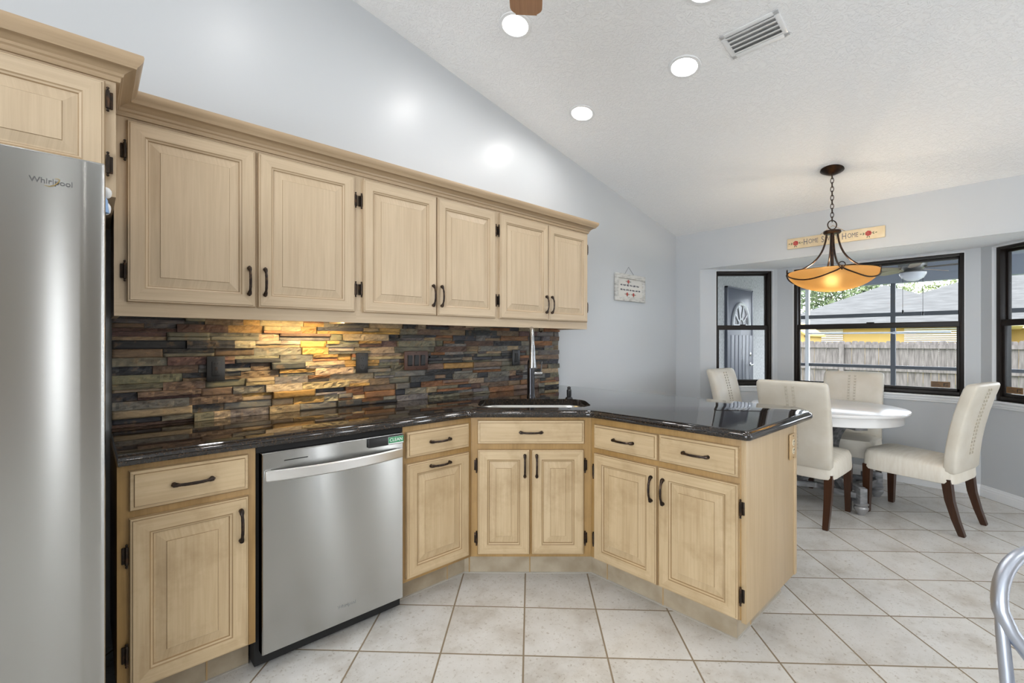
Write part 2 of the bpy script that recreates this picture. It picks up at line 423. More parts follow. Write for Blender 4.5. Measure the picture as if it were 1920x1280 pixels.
bay_wall('wall_bay_right', BR, OR, 0.092, 0.70, 0.805, 2.043, 0.05, 0)
mb = MB(); mb.prism([(XB + 0.0105, OL[1] - 0.003), (XB + 0.118, OL[1] + 0.02), (BC + 0.16, BL[1] + 0.08), (BC + 0.16, BR[1] - 0.08), (XB + 0.118, OR[1] - 0.02), (XB + 0.0105, OR[1] + 0.003)], ZSOF, ZSOF + 0.099)
struct(mb, 'ceiling_bay', M['ceil'])

def window(idx, spec, sticker=True):
    p0, d, n, s0, s1, z0, z1 = spec
    o = Vector(p0) + d * s0; w = s1 - s0; h = z1 - z0
    ang = math.atan2(d.y, d.x)
    root = bpy.data.objects.new('window_%d' % idx, None); COL.objects.link(root); root['kind'] = 'structure'
    root.location = (o.x, o.y, z0); root.rotation_euler = (0, 0, ang)
    # local: x along the wall, y = +/- outward, z up
    sy = 1.0 if (Vector((-d.y, d.x)).dot(n) > 0) else -1.0
    def bx(mb, x0, x1, ya, yb, za, zb, bev=0.003): mb.box((x0, min(sy * ya, sy * yb), za), (x1, max(sy * ya, sy * yb), zb), bev=bev)
    f = MB(); F = 0.034
    bx(f, 0, F, 0.03, 0.12, 0, h); bx(f, w - F, w, 0.03, 0.12, 0, h); bx(f, F, w - F, 0.03, 0.12, 0, F); bx(f, F, w - F, 0.03, 0.12, h - F * 0.8, h)
    f.build('window_frame', M['frame'], root)
    zm = 1.43 - z0
    s = MB(); q = 0.02
    bx(s, F, F + q, 0.045, 0.075, F, zm); bx(s, w - F - q, w - F, 0.045, 0.075, F, zm); bx(s, F, w - F, 0.045, 0.075, F, F + q + 0.006); bx(s, F, w - F, 0.04, 0.08, zm - 0.024, zm + 0.026)
    bx(s, w / 2 - 0.03, w / 2 + 0.03, 0.03, 0.045, zm + 0.026, zm + 0.034)
    lower = s.build('sash', M['frame'], root)
    g = MB(); bx(g, F + q, w - F - q, 0.058, 0.062, F + q, zm - 0.024, 0); g.build('pane', M['glass'], lower)
    s = MB()
    bx(s, F, F + 0.012, 0.08, 0.11, zm, h - F); bx(s, w - F - 0.012, w - F, 0.08, 0.11, zm, h - F); bx(s, F, w - F, 0.08, 0.11, h - F - 0.012, h - F * 0.8); bx(s, F, w - F, 0.08, 0.11, zm, zm + 0.02)
    upper = s.build('sash', M['frame'], root)
    g = MB(); bx(g, F + 0.012, w - F - 0.012, 0.093, 0.097, zm + 0.02, h - F - 0.012, 0); g.build('pane', M['glass'], upper)
    # white jamb lining of the reveal
    t = MB(); e = 0.004
    bx(t, -0.001, e, -0.001, 0.03, 0, h, 0); bx(t, w - e, w + 0.001, -0.001, 0.03, 0, h, 0); bx(t, 0, w, -0.001, 0.03, h - e, h + 0.001, 0)
    t.build('jamb_lining', M['trim'], root)
    t = MB(); bx(t, -0.035, w + 0.035, -0.035, 0.05, -0.018, 0.0, 0.004); bx(t, -0.022, w + 0.022, -0.02, 0.0, -0.045, -0.018, 0.004); bx(t, -0.02, w + 0.02, -0.012, 0.0, -0.06, -0.045, 0.003)
    t.build('window_sill', M['trim'], root)
    if sticker:
        k = MB(); xs = w - F - q - 0.165 if idx == 2 else F + q + 0.004
        zs = F + q + 0.012
        bx(k, xs, xs + 0.125, 0.054, 0.057, zs, zs + 0.05, 0)
        st = k.build('sticker', M['sticker'], root); st['label'] = 'small brown security sticker in the corner of the glass'
        k = MB()
        for r in range(3): bx(k, xs + 0.008, xs + 0.068 - 0.012 * r, 0.0535, 0.0545, zs + 0.011 + r * 0.012, zs + 0.014 + r * 0.012, 0)
        bx(k, xs + 0.082, xs + 0.088, 0.0535, 0.0545, zs + 0.01, zs + 0.036, 0); bx(k, xs + 0.088, xs + 0.112, 0.0535, 0.0545, zs + 0.031, zs + 0.036, 0); bx(k, xs + 0.094, xs + 0.112, 0.0535, 0.0545, zs + 0.012, zs + 0.017, 0)
        k.build('print', M['black'], st)
    return root
M['sticker'] = mat('brown_sticker', (0.20, 0.11, 0.045), 0.5)
window(1, WIN[0], False); window(2, WIN[1]); window(3, WIN[2])

# baseboards
def baseboard(name, p0, p1, inward):
    d = (Vector(p1) - Vector(p0)); L = d.length; d.normalize(); n = Vector(inward).normalized(); mb = MB()
    prof = [(0, 0), (0.015, 0), (0.015, 0.055), (0.012, 0.062), (0.012, 0.072), (0.007, 0.08), (0.006, 0.092), (0, 0.095)]
    mb.loft([[((Vector(p0) + d * s + n * a).x, (Vector(p0) + d * s + n * a).y, z) for a, z in prof] for s in (0, L)], smooth=False)
    struct(mb, name, M['trim'])
k7 = 0.7071
baseboard('baseboard_bay_left', OL, BL, (-k7, -k7)); baseboard('baseboard_bay_center', BL, BR, (-1, 0)); baseboard('baseboard_bay_right', BR, OR, (-k7, k7))
baseboard('baseboard_left', (2.95, W), (XB, W), (0, -1)); baseboard('baseboard_far', OL, (XB, W), (-1, 0)); baseboard('baseboard_right', (XB, YS), OR, (-1, 0))

# ------------------------------------------------------------------ outdoors
M['stucco'] = noisy('grey_stucco', (0.36, 0.355, 0.355), (0.58, 0.57, 0.565), 48, rough=0.9, bs=0.9, bd=0.02, stretch=(1.6, 1.6, 0.6))
M['porch'] = mat('blue_grey_porch_paint', (0.29, 0.31, 0.35), 0.6)
M['door_grey'] = mat('grey_door_paint', (0.085, 0.09, 0.115), 0.4)
M['fan_light'] = mat('matte_nickel', (0.35, 0.34, 0.33), 0.4, 0.8)
M['fence'] = noisy('weathered_cedar', (0.09, 0.076, 0.068), (0.19, 0.162, 0.148), 3, rough=0.9, detail=6, stretch=(9, 9, 1.3), lo=0.3, hi=0.7)
M['screen'] = mat('grey_screen_frame', (0.10, 0.105, 0.115), 0.5)
M['roof'] = noisy('grey_shingles', (0.068, 0.064, 0.06), (0.105, 0.10, 0.095), 3.0, rough=0.95, detail=4, stretch=(0.5, 0.5, 6.0))
M['yellow'] = mat('yellow_house_paint', (0.42, 0.275, 0.08), 0.7)
M['cream'] = mat('cream_fascia', (0.70, 0.62, 0.45), 0.6)
M['lawn'] = noisy('lawn', (0.06, 0.09, 0.03), (0.13, 0.17, 0.06), 4, rough=0.95)
M['concrete'] = noisy('patio_concrete', (0.58, 0.57, 0.56), (0.68, 0.67, 0.65), 6, rough=0.85)
M['panel'] = mat('storm_panel_metal', (0.62, 0.62, 0.63), 0.45, 0.3)
GZ = -0.45
mb = MB(); mb.face([(8.6, -60, GZ), (80, -60, GZ), (80, 60, GZ), (8.6, 60, GZ)]); o = struct(mb, 'ground_lawn', M['lawn'])
mb = MB(); mb.box((XB + 0.13, -5, -0.5), (8.75, 2.67, -0.03)); struct(mb, 'floor_porch', M['concrete'])
mb = MB(); mb.box((XB + 0.12, W + 0.105, -0.5), (9.6, W + 0.3, 3.0)); struct(mb, 'wall_porch', M['stucco'])
mb = MB(); mb.box((XB + 0.14, -5, 2.36), (8.75, W + 0.1, 2.5)); struct(mb, 'ceiling_porch', M['porch'])
mb = MB(); mb.box((8.45, -5, 2.113), (8.6, W + 0.1, 2.36)); mb.box((6.6, -5, 2.335), (6.72, W + 0.1, 2.36)); struct(mb, 'trim_1', M['porch'])

# patio door in the porch wall
dr = bpy.data.objects.new('door_1', None); COL.objects.link(dr); dr['kind'] = 'structure'; dr.location = (6.44, W + 0.105, -0.03)
mb = MB(); mb.box((0, -0.035, 0), (0.86, 0.0, 2.05), bev=0.004)
# plank grooves and arched fanlight moulding
for i in range(6): mb.box((0.10 + i * 0.13, -0.041, 0.15), (0.10 + i * 0.13 + 0.112, -0.034, 1.40), bev=0.004)
mb.build('door_leaf', M['door_grey'], dr)
mb = MB(); mb.box((-0.02, -0.04, 0), (0, 0, 2.07)); mb.box((0.86, -0.04, 0), (0.90, 0, 2.07)); mb.box((-0.02, -0.04, 2.05), (0.90, 0, 2.07)); mb.build('door_frame', M['door_grey'], dr)
mb = MB()
def arc_pts(r, n=18): return [(0.43 + r * math.cos(PI * i / n), -0.045, 1.53 + r * 1.1 * math.sin(PI * i / n)) for i in range(n + 1)]
mb.tube(arc_pts(0.29), 0.026, 8); mb.tube(arc_pts(0.09), 0.012, 8); mb.tube([(0.12, -0.045, 1.53), (0.74, -0.045, 1.53)], 0.026, 8)
for a in (35, 70, 110, 145):
    c, s_ = math.cos(math.radians(a)), math.sin(math.radians(a)); mb.tube([(0.43 + 0.09 * c, -0.045, 1.53 + 0.1 * s_), (0.43 + 0.29 * c, -0.045, 1.53 + 0.32 * s_)], 0.011, 6)
mb.build('fanlight_moulding', M['panel'], dr)
mb = MB(); mb.loft([[(x, -0.037, z) for x, y, z in arc_pts(0.28)], [(x, -0.04, z) for x, y, z in arc_pts(0.28)]], smooth=False); mb.build('fanlight_glass', M['gunmetal'], dr)
mb = MB(); mb.lathe([(0.03, 0.03), (0.03, 0.045), (0.012, 0.05)], (0.79, 0, 1.12), axis='y'); mb.lathe([(0.03, 0.03), (0.03, 0.045), (0.01, 0.05), (0.01, 0.08)], (0.79, 0, 0.97), axis='y'); mb.tube([(0.79, -0.08, 0.97), (0.66, -0.085, 0.965)], 0.011)
mb.build('door_handle', M['chrome'], dr)
for i in range(4):
    mb = MB(); mb.box((0, -0.03, 0), (0.05, 0, 0.012), bev=0.003)
    o = mb.build('wall_hook', M['black'], None, loc=(6.13 + i * 0.305, W + 0.105, 2.27 - 0.0 * i))
    tag(o, ['leftmost', 'second from left', 'third from left', 'rightmost'][i] + ' of four small dark hooks above the grey patio door', 'hook', 'row of hooks above the patio door')

# porch ceiling fan with light and pull chains
def fan_blade(mb, L0, L1, w, z=0.0, pitch=0.18):
    rings = []
    for s in (0, .12, .25, .4, .6, .8, .88, .92, .95, .97, .985, .995, 1.0):
        x = L0 + (L1 - L0) * s; ww = w * (0.42 + 0.58 * min(1, s * 3)) * (1 if s < 0.9 else max(0.45, (1 - ((s - 0.9) / 0.105) ** 2.6)) ** 0.5)
        rings.append([(x, -ww / 2, z - pitch * ww / 2 - 0.004), (x, ww / 2, z + pitch * ww / 2 - 0.004), (x, ww / 2, z + pitch * ww / 2 + 0.004), (x, -ww / 2, z - pitch * ww / 2 + 0.004)])
    mb.loft(rings, smooth=False, grain=0)
M['blade_out'] = wood('porch_fan_blade', (0.30, 0.23, 0.18), (0.22, 0.16, 0.12), 0.35)
M['opal'] = mat('opal_glass', (0.75, 0.76, 0.80), 0.25)
fan = thing('ceiling_fan', 'nickel ceiling fan with white bowl light on the porch outside the center window', 'ceiling fan', (6.85, 0.76, 2.36))
mb = MB(); mb.lathe([(0.06, 0), (0.065, -0.03), (0.02, -0.05), (0.014, -0.07), (0.014, -0.16), (0.10, -0.17), (0.125, -0.19), (0.125, -0.235), (0.09, -0.265), (0.075, -0.285), (0.118, -0.295), (0.122, -0.305)], n=28); mb.build('motor_housing', M['fan_light'], fan)
mb = MB(); mb.lathe([(0.12, -0.305), (0.118, -0.325), (0.095, -0.365), (0.05, -0.392), (0.008, -0.40)], n=28); mb.build('bowl_light', M['opal'], fan)
for i in range(5):
    mb = MB(); fan_blade(mb, 0.11, 0.52, 0.115, -0.255, 0.22); mb.xform(Matrix.Rotation(math.radians(72 * i + 118), 4, 'Z')); mb.build('blade', M['blade_out'], fan)
for dx, dy, L in ((-0.05, 0.08, 0.72), (0.06, -0.08, 0.74)):
    mb = MB(); mb.tube([(dx, dy, -0.29), (dx, dy, -L)], 0.002, 6); mb.lathe([(0.001, -L - 0.05), (0.009, -L - 0.045), (0.009, -L - 0.01), (0.002, -L)], (dx, dy, 0), 8); mb.build('pull_chain', M['black'], fan)

# screen enclosure of the porch
scr = thing('porch_screen_frame', 'grey aluminium screen frame of the porch seen through the windows', 'screen frame', (8.5, 0, -0.03))
mb = MB(); mb.box((-0.025, -5, 1.67), (0.025, 2.6, 1.725)); mb.box((-0.025, -5, 0.92), (0.025, 2.6, 0.965)); mb.box((-0.025, -5, 0), (0.025, 2.6, 0.05)); mb.build('rail', M['screen'], scr)
for y in (-4.2, -2.4, -0.62, 1.155):
    mb = MB(); mb.box((-0.03, y - 0.027, 0), (0.03, y + 0.027, 2.143)); mb.build('mullion', M['screen'], scr)
mb = MB(); mb.box((-0.03, 2.20, 0), (0.03, 2.25, 2.143)); mb.build('post', M['white'], scr)
mb = MB(); mb.tube([(8.455, 2.2, 1.405), (8.455, 0.55, 1.405)], 0.012, 8); mb.tube([(8.455, 0.9, 1.405), (8.47, 1.155, 1.405)], 0.018, 6)
tag(mb.build('pole', M['opal']), 'thin pale pole hung level across the porch screen frame', 'pole')

# fence: pickets are a pattern of one board wall, posts and rails are parts
fn = thing('wooden_fence', 'weathered grey wooden picket fence beyond the porch', 'fence', (14.9, 0, GZ))
mb = MB(); y = -16.0; i = 0
while y < 16:
    h = 1.73 + random.uniform(-0.015, 0.015); w = 0.138; t = 0.0 if i % 2 else 0.012
    pts = [(0, 0), (w, 0), (w, h - 0.03), (w - 0.025, h), (0.025, h), (0, h - 0.03)]
    mb.off = random.random()
    mb.loft([[(t, y + a, b) for a, b in pts], [(t + 0.016, y + a, b) for a, b in pts]], smooth=False); y += 0.142; i += 1
mb.build('pickets', M['fence'], fn)
for z in (0.35, 0.98, 1.56):
    mb = MB(); mb.box((-0.05, -16, z), (-0.005, 16, z + 0.09)); mb.build('rail', M['fence'], fn)
for k in range(-6, 7):
    mb = MB(); mb.box((-0.10, k * 2.42 + 0.62, 0), (-0.01, k * 2.42 + 0.72, 1.66)); mb.build('post', M['fence'], fn)

# neighbouring house
hs = thing('neighbor_house', 'yellow neighboring house with grey hip shingle roof behind the fence', 'house', (25, 4.2, GZ))
def pyr(mb, x0, x1, y0, y1, z, ax, ay, az, th=0.14):
    b = [(x0, y0), (x1, y0), (x1, y1), (x0, y1)]; B = [(*p, z) for p in b]; Bl = [(*p, z - th) for p in b]; A = (ax, ay, az)
    for i in range(4): mb.face([B[i], B[(i + 1) % 4], A])
    for i in range(4): mb.face([Bl[i], Bl[(i + 1) % 4], B[(i + 1) % 4], B[i]], 1)
    mb.face(list(reversed(Bl)), 1)
mb = MB(); pyr(mb, 0, 10, -4.5, 4.4, 2.45, 5, 0.2, 4.62); pyr(mb, 7, 24, -13, 4.6, 2.5, 15, -4.2, 6.15); mb.build('roof', [M['roof'], M['cream']], hs)
mb = MB(); mb.box((0.5, -4.1, 0), (9.5, 4.0, 2.32)); mb.box((8, -12, 0), (23, 4, 2.36)); mb.build('wall', M['yellow'], hs)
for ya, yb in ((1.05, 2.85), (-3.35, -1.1)):
    mb = MB(); z = 0.7
    while z < 2.3: mb.box((0.44, ya, z), (0.49, yb, z + 0.05), bev=0.012); z += 0.085
    mb.build('storm_panel', M['panel'], hs)
sh = thing('garden_shed', 'small yellow gabled shed left of the neighboring house', 'shed', (20.5, 6.1, GZ))
mb = MB(); gp = [(-0.62, 0), (0.62, 0), (0.62, 2.0), (0, 2.42), (-0.62, 2.0)]
mb.loft([[(0, a, b) for a, b in gp], [(2.4, a, b) for a, b in gp]], smooth=False); mb.box((0.15, 0.5, 0), (2.4, 3.5, 1.98)); mb.build('wall', M['yellow'], sh)
mb = MB()
for s in (-1, 1): mb.loft([[(x, s * 0.75, 1.93) for x in (-0.15, 2.5)] + [(x, 0, 2.46) for x in (2.5, -0.15)], [(x, s * 0.75, 1.99) for x in (-0.15, 2.5)] + [(x, 0, 2.53) for x in (2.5, -0.15)]], smooth=False)
mb.build('roof', M['yellow'], sh)
mb = MB(); mb.box((-0.03, -0.36, 1.45), (0, 0.2, 1.86)); mb.build('window', M['white'], sh)

# trees
M['leaf'] = noisy('tree_leaves', (0.045, 0.075, 0.03), (0.16, 0.19, 0.075), 2.0, rough=0.8)
M['leaf2'] = noisy('pale_leaves', (0.09, 0.12, 0.04), (0.24, 0.26, 0.11), 2.0, rough=0.8)
M['bark'] = mat('bark', (0.10, 0.075, 0.055), 0.9)
def tree(x, y, h, r, seed, label, lm, n=2600):
    rnd = random.Random(seed); t = thing('tree', label, 'tree', (x, y, GZ), 0, 'trees behind the neighboring house')
    mb = MB(); mb.tube([(0, 0, 0), (0.15, 0, h * 0.35), (0, 0.1, h * 0.7)], [0.3, 0.22, 0.1], 8); mb.build('trunk', M['bark'], t)
    mb = MB(); cl = [(rnd.uniform(-1, 1) * r * 0.75, rnd.uniform(-1, 1) * r * 0.75, h * rnd.uniform(0.35, 0.93), rnd.uniform(0.25, 0.5) * r) for _ in range(26)]
    for _ in range(n):
        c = rnd.choice(cl); v = Vector((rnd.gauss(0, 1), rnd.gauss(0, 1), rnd.gauss(0, 1))).normalized() * c[3] * rnd.uniform(0.7, 1.05)
        p = Vector(c[:3]) + v; a = Vector((rnd.gauss(0, 1), rnd.gauss(0, 1), rnd.gauss(0, 1))).normalized(); b = a.orthogonal().normalized(); s = rnd.uniform(0.12, 0.26)
        mb.face([p - a * s, p + b * s * 0.5, p + a * s, p - b * s * 0.5])
    mb.build('crown', lm, t, None)
tree(52, 11.6, 8.6, 4.4, 2, 'dark green tree just above the left slope of the neighboring roof', M['leaf'], 5200)
tree(68, 6.3, 9.6, 4.4, 3, 'pale green tree peeping over the dip between the two roof peaks', M['leaf2'])

# ------------------------------------------------------------------ cabinet kit (local: x along the run, front face frame at y=0 facing -y, z up)
DOOR = [(0.0, 0.0, 0), (0.0, 0.012, 1), (0.003, 0.0165, 0), (0.008, 0.0175, 1), (0.0095, 0.020, 0), (0.052, 0.020, 1), (0.056, 0.0175, 0), (0.061, 0.0150, 1), (0.064, 0.0105, 0), (0.069, 0.0105, 0), (0.098, 0.0165, 1), (0.0995, 0.0185, 0)]
DRAW = [(0.0, 0.0, 0), (0.0, 0.011, 1), (0.003, 0.0150, 0), (0.012, 0.0160, 1), (0.014, 0.020, 0)]
def panel(x0, x1, z0, z1, prof, mats, name, parent, horiz=False):
    mb = MB(); R_ = []
    for ins, d, mi in prof: R_.append([(x0 + ins, -d, z0 + ins), (x1 - ins, -d, z0 + ins), (x1 - ins, -d, z1 - ins), (x0 + ins, -d, z1 - ins)])
    offs = [random.random() * 9 for _ in range(5)]
    for k in range(len(R_) - 1):
        a, b = R_[k], R_[k + 1]
        for i in range(4):
            j = (i + 1) % 4; q = [a[i], a[j], b[j], b[i]]; vert = i in (1, 3)
            if horiz: vert = False
            inner = k >= 8 and not horiz
            o_ = offs[4] if inner else offs[i]
            u = [((p[2], p[0] + p[1] + o_) if (vert or inner) else (p[0], p[2] + p[1] + o_)) for p in q]
            mb.face(q, prof[k][2], u)
    q = R_[-1]; mb.face(q, 0, [((p[0], p[2] + offs[4]) if horiz else (p[2], p[0] + offs[4])) for p in q])
    q = R_[0]; mb.face(list(reversed(q)), 0, [(p[2], p[0]) for p in reversed(q)])
    return mb.build(name, mats, parent, None)
def pull(parent, x, z, vertical, L=0.125):
    mb = MB(); path = []; rad = []
    for i in range(25):
        s = -1 + 2 * i / 24; a = abs(s)
        path.append((0, -0.022 - 0.024 * (1 - a ** 2.6) - (0.004 if a > 0.86 else 0), s * L / 2))
        r = 0.0045 + 0.0012 * (1 - a) + 0.0035 * math.exp(-((a - 0.80) / 0.10) ** 2) + (0.002 if a > 0.9 else 0) + 0.0016 * math.exp(-((a - 0.45) / 0.03) ** 2)
        rad.append(r if a < 0.99 else 0.004)
    mb.tube(path, rad, 10)
    for s in (-1, 1): mb.lathe([(0.0085, 0.019), (0.0085, 0.024), (0.0055, 0.030)], (0, 0, s * L * 0.44), 12, axis='y')
    mb.xform(Matrix.Translation((x, 0, z)) @ (Matrix.Identity(4) if vertical else Matrix.Rotation(PI / 2, 4, 'Y')))
    return mb.build('handle', M['bronze'], parent)
def hinge(parent, x, z, side):
    """barrel hinge on the face frame beside a door edge at x; side=-1 frame lies left of the door"""
    mb = MB(); bx = x + side * 0.006
    mb.lathe([(0.001, -0.040), (0.0045, -0.037), (0.0025, -0.031), (0.005, -0.028), (0.005, 0.028), (0.0025, 0.031), (0.0045, 0.037), (0.001, 0.040)], (bx, -0.012, z), 10)
    lo, hi = sorted((bx, bx + side * 0.013)); mb.box((lo, -0.006, z - 0.027), (hi, 0.001, z + 0.027), bev=0.002)
    return mb.build('hinge', M['hinge'], parent)
def door(cab, x0, x1, z0, z1, lo, hx=None, hz=None, hinge_side=0, top_pull=False, hoff=0.09):
    w, g = (M['wood_lo'], M['wood_lo_glaze']) if lo else (M['wood_up'], M['wood_up_glaze'])
    d = panel(x0, x1, z0, z1, DOOR, [w, g], 'door', cab)
    if top_pull: pull(d, (x0 + x1) / 2, z1 - 0.03, False)
    elif hx is not None: pull(d, hx, hz, True)
    if hinge_side:
        e = x0 if hinge_side < 0 else x1
        for z in (z0 + hoff, z1 - hoff): hinge(d, e, z, hinge_side)
    return d
def drawer(cab, x0, x1, z0, z1):
    d = panel(x0, x1, z0, z1, DRAW, [M['wood_lo'], M['wood_lo_glaze']], 'drawer', cab, True)
    pull(d, (x0 + x1) / 2, (z0 + z1) / 2, False); return d
def carcass(cab, x0, x1, z0, z1, depth, lo=True, poly=None):
    mb = MB(); m = M['wood_frame'] if lo else M['wood_up']
    if poly: mb.prism(poly, z0, z1, 0, 2)
    else: mb.box((x0, 0, z0), (x1, depth, z1), grain=2, bev=0.001)
    return mb.build('body', m, cab, None)

# ---------------- upper cabinets
UZ0, UZ1 = 1.375, 2.14; UY = 2.245
def upper(x0, x1, doors, label):
    c = thing('wall_cabinet', label, 'cabinet', (x0, UY, UZ0), 0, 'wall cabinets above the stone backsplash')
    mb = MB(); w = x1 - x0; D = W - UY - 0.002
    mb.box((0, 0.0, 0.065), (w, 0.02, UZ1 - UZ0), grain=2); mb.box((0, 0.02, 0.022), (w, D, UZ1 - UZ0), grain=2); mb.box((0, 0, 0), (w, 0.02, 0.065), grain=0); mb.box((0, 0.02, 0), (0.018, D, 0.03)); mb.box((w - 0.018, 0.02, 0), (w, D, 0.03))
    mb.build('body', M['wood_up'], c, None)
    n = len(doors)
    for a, b, hs, side in doors:
        a -= x0; b -= x0; hx = (b - 0.026) if hs > 0 else (a + 0.026)
        door(c, a, b, 1.428 - UZ0, 2.106 - UZ0, False, hx, 0.165, side, hoff=0.115)
    return c
upper(0.072, 0.998, [(0.108, 0.538, 1, -1), (0.548, 0.985, -1, 1)], 'wide two-door bleached oak wall cabinet next to the refrigerator')
upper(0.998, 1.932, [(1.027, 1.468, 1, -1), (1.473, 1.914, -1, 1)], 'middle two-door bleached oak wall cabinet, second of three from the refrigerator')
c3 = upper(1.932, 2.862, [(1.949, 2.404, 1, -1), (2.409, 2.850, -1, 1)], 'two-door bleached oak wall cabinet at the open end, above the faucet')
mb = MB(); mb.tube([(0.45, 0.05, 0.0), (0.45, 0.05, -0.02), (0.45, 0.035, -0.028), (0.45, 0.022, -0.02)], 0.004, 8); mb.build('hook', M['hinge'], c3)

# over-fridge cabinet
FC = thing('wall_cabinet', 'deep bleached oak cabinet above the refrigerator', 'cabinet', (-0.90, 1.97, 1.747))
mb = MB(); mb.box((0, 0, 0), (0.968, W - 1.97 - 0.002, 2.14 - 1.747), grain=2); mb.build('body', M['wood_up'], FC, None)
door(FC, 0.486, 0.942, 0.045, 0.362, False, 0.512, 0.1, 1, hoff=0.055); door(FC, 0.022, 0.478, 0.045, 0.362, False, 0.452, 0.1, -1, hoff=0.055)

# crown moulding, one run stepping out over the fridge cabinet
mb = MB()
cp = [(0.0, 0.0), (0.010, 0.0), (0.012, 0.006), (0.012, 0.014), (0.018, 0.018), (0.020, 0.026), (0.030, 0.034), (0.042, 0.040), (0.050, 0.042), (0.052, 0.048), (0.060, 0.056), (0.066, 0.066), (0.068, 0.076), (0.066, 0.084), (0.0, 0.084)]
plan = [(-0.90, 1.97), (0.068, 1.97), (0.068, UY), (2.862, UY), (2.862, W - 0.002)]
nrm = [(0, -1), (1, 0), (0, -1), (1, 0)]
rings = []
for i, p in enumerate(plan):
    if i == 0: o_ = Vector(nrm[0])
    elif i == len(plan) - 1: o_ = Vector(nrm[-1])
    else: o_ = Vector(nrm[i - 1]) + Vector(nrm[i])
    rings.append([(p[0] + o_.x * a, p[1] + o_.y * a, 2.118 + z) for a, z in cp])
vr = [[mb.bm.verts.new(p) for p in r] for r in rings]
for k in range(len(vr) - 1):
    g = 1 if k in (1, 3) else 0
    mb.off = random.random() * 5
    for i in range(len(cp)):
        j = (i + 1) % len(cp); f = mb.bm.faces.new((vr[k][i], vr[k][j], vr[k + 1][j], vr[k + 1][i])); f.smooth = True; mb.auto_uv(f, g)
for r in (vr[0], vr[-1]): mb.bm.faces.new(r)
tag(mb.build('crown_molding', M['wood_crown'], None, 28), 'oak crown molding running along the top of the wall cabinets', 'crown molding')

# under-cabinet lamp
ul = thing('under_cabinet_light', 'slim warm light strip tucked under the left wall cabinet', 'light', (0.86, 2.36, UZ0 + 0.022))
mb = MB(); mb.box((-0.20, -0.03, -0.016), (0.20, 0.03, 0), bev=0.003); mb.build('housing', M['white'], ul)
area_light('lamp_glow', (0, 0.0, -0.018), (0, 0.25, -1), 0.36, 0.03, 5.2, (1.0, 0.74, 0.36), parent=ul)

# ---------------- base cabinets
BZ0, BZ1 = 0.128, 0.874
P0 = Vector((1.512, 1.965)); P1 = Vector((1.985, 1.5295)); FX = 1.985
c = thing('base_cabinet', 'base cabinet with one drawer and one door between refrigerator and dishwasher', 'cabinet', (0.07, 1.965, 0), 0, 'base cabinets')
carcass(c, 0, 0.404, BZ0, BZ1, 0.598)
drawer(c, 0.030, 0.377, 0.724, 0.856); door(c, 0.030, 0.377, 0.136, 0.700, True, 0.377 - 0.026, 0.700 - 0.105, -1, hoff=0.12)
c = thing('base_cabinet', 'narrow base cabinet right of the dishwasher with a drawer over a tilt-out door', 'cabinet', (1.101, 1.965, 0), 0, 'base cabinets')
carcass(c, 0, P0.x - 1.101, BZ0, BZ1, 0.598)
drawer(c, 0.016, 0.388, 0.722, 0.848); door(c, 0.016, 0.388, 0.146, 0.696, True, top_pull=True)
sw = (P1 - P0).length; sa = math.atan2((P1 - P0).y, (P1 - P0).x)
c = thing('base_cabinet', 'corner sink base cabinet set diagonally with two doors under a false drawer', 'cabinet', (P0.x, P0.y, 0), sa, 'base cabinets')
mb = MB(); mb.box((0, 0, BZ0), (sw, 0.02, BZ1), grain=2)
cp_ = [(0.0, 0.02), (sw, 0.02), (sw + 0.36, 0.34), (sw / 2, 0.84), (-0.30, 0.34)]; mb.prism(cp_, BZ0, BZ0 + 0.018)
mb.build('body', M['wood_frame'], c, None)
drawer(c, 0.036, 0.606, 0.734, 0.860)
door(c, 0.036, 0.314, 0.146, 0.704, True, 0.314 - 0.026, 0.704 - 0.085, -1, hoff=0.085); door(c, 0.325, 0.603, 0.146, 0.704, True, 0.325 + 0.026, 0.704 - 0.085, 1, hoff=0.085)
PL = P1.y - 0.737
c = thing('base_cabinet', 'peninsula base cabinet with two drawers over two doors and a plain end panel', 'cabinet', (FX, P1.y, 0), -PI / 2, 'base cabinets')
carcass(c, 0, PL - 0.02, BZ0, BZ1, 0.60)
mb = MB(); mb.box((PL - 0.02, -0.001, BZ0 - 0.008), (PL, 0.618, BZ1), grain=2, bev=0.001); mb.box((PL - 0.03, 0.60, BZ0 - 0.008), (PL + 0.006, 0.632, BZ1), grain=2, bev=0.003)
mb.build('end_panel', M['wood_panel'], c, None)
drawer(c, 0.030, 0.399, 0.718, 0.843); drawer(c, 0.407, 0.785 - 0.018, 0.718, 0.846)
door(c, 0.030, 0.396, 0.132, 0.692, True, 0.396 - 0.026, 0.692 - 0.11, -1, hoff=0.10); door(c, 0.405, 0.767, 0.132, 0.692, True, 0.405 + 0.026, 0.692 - 0.11, 1, hoff=0.10)
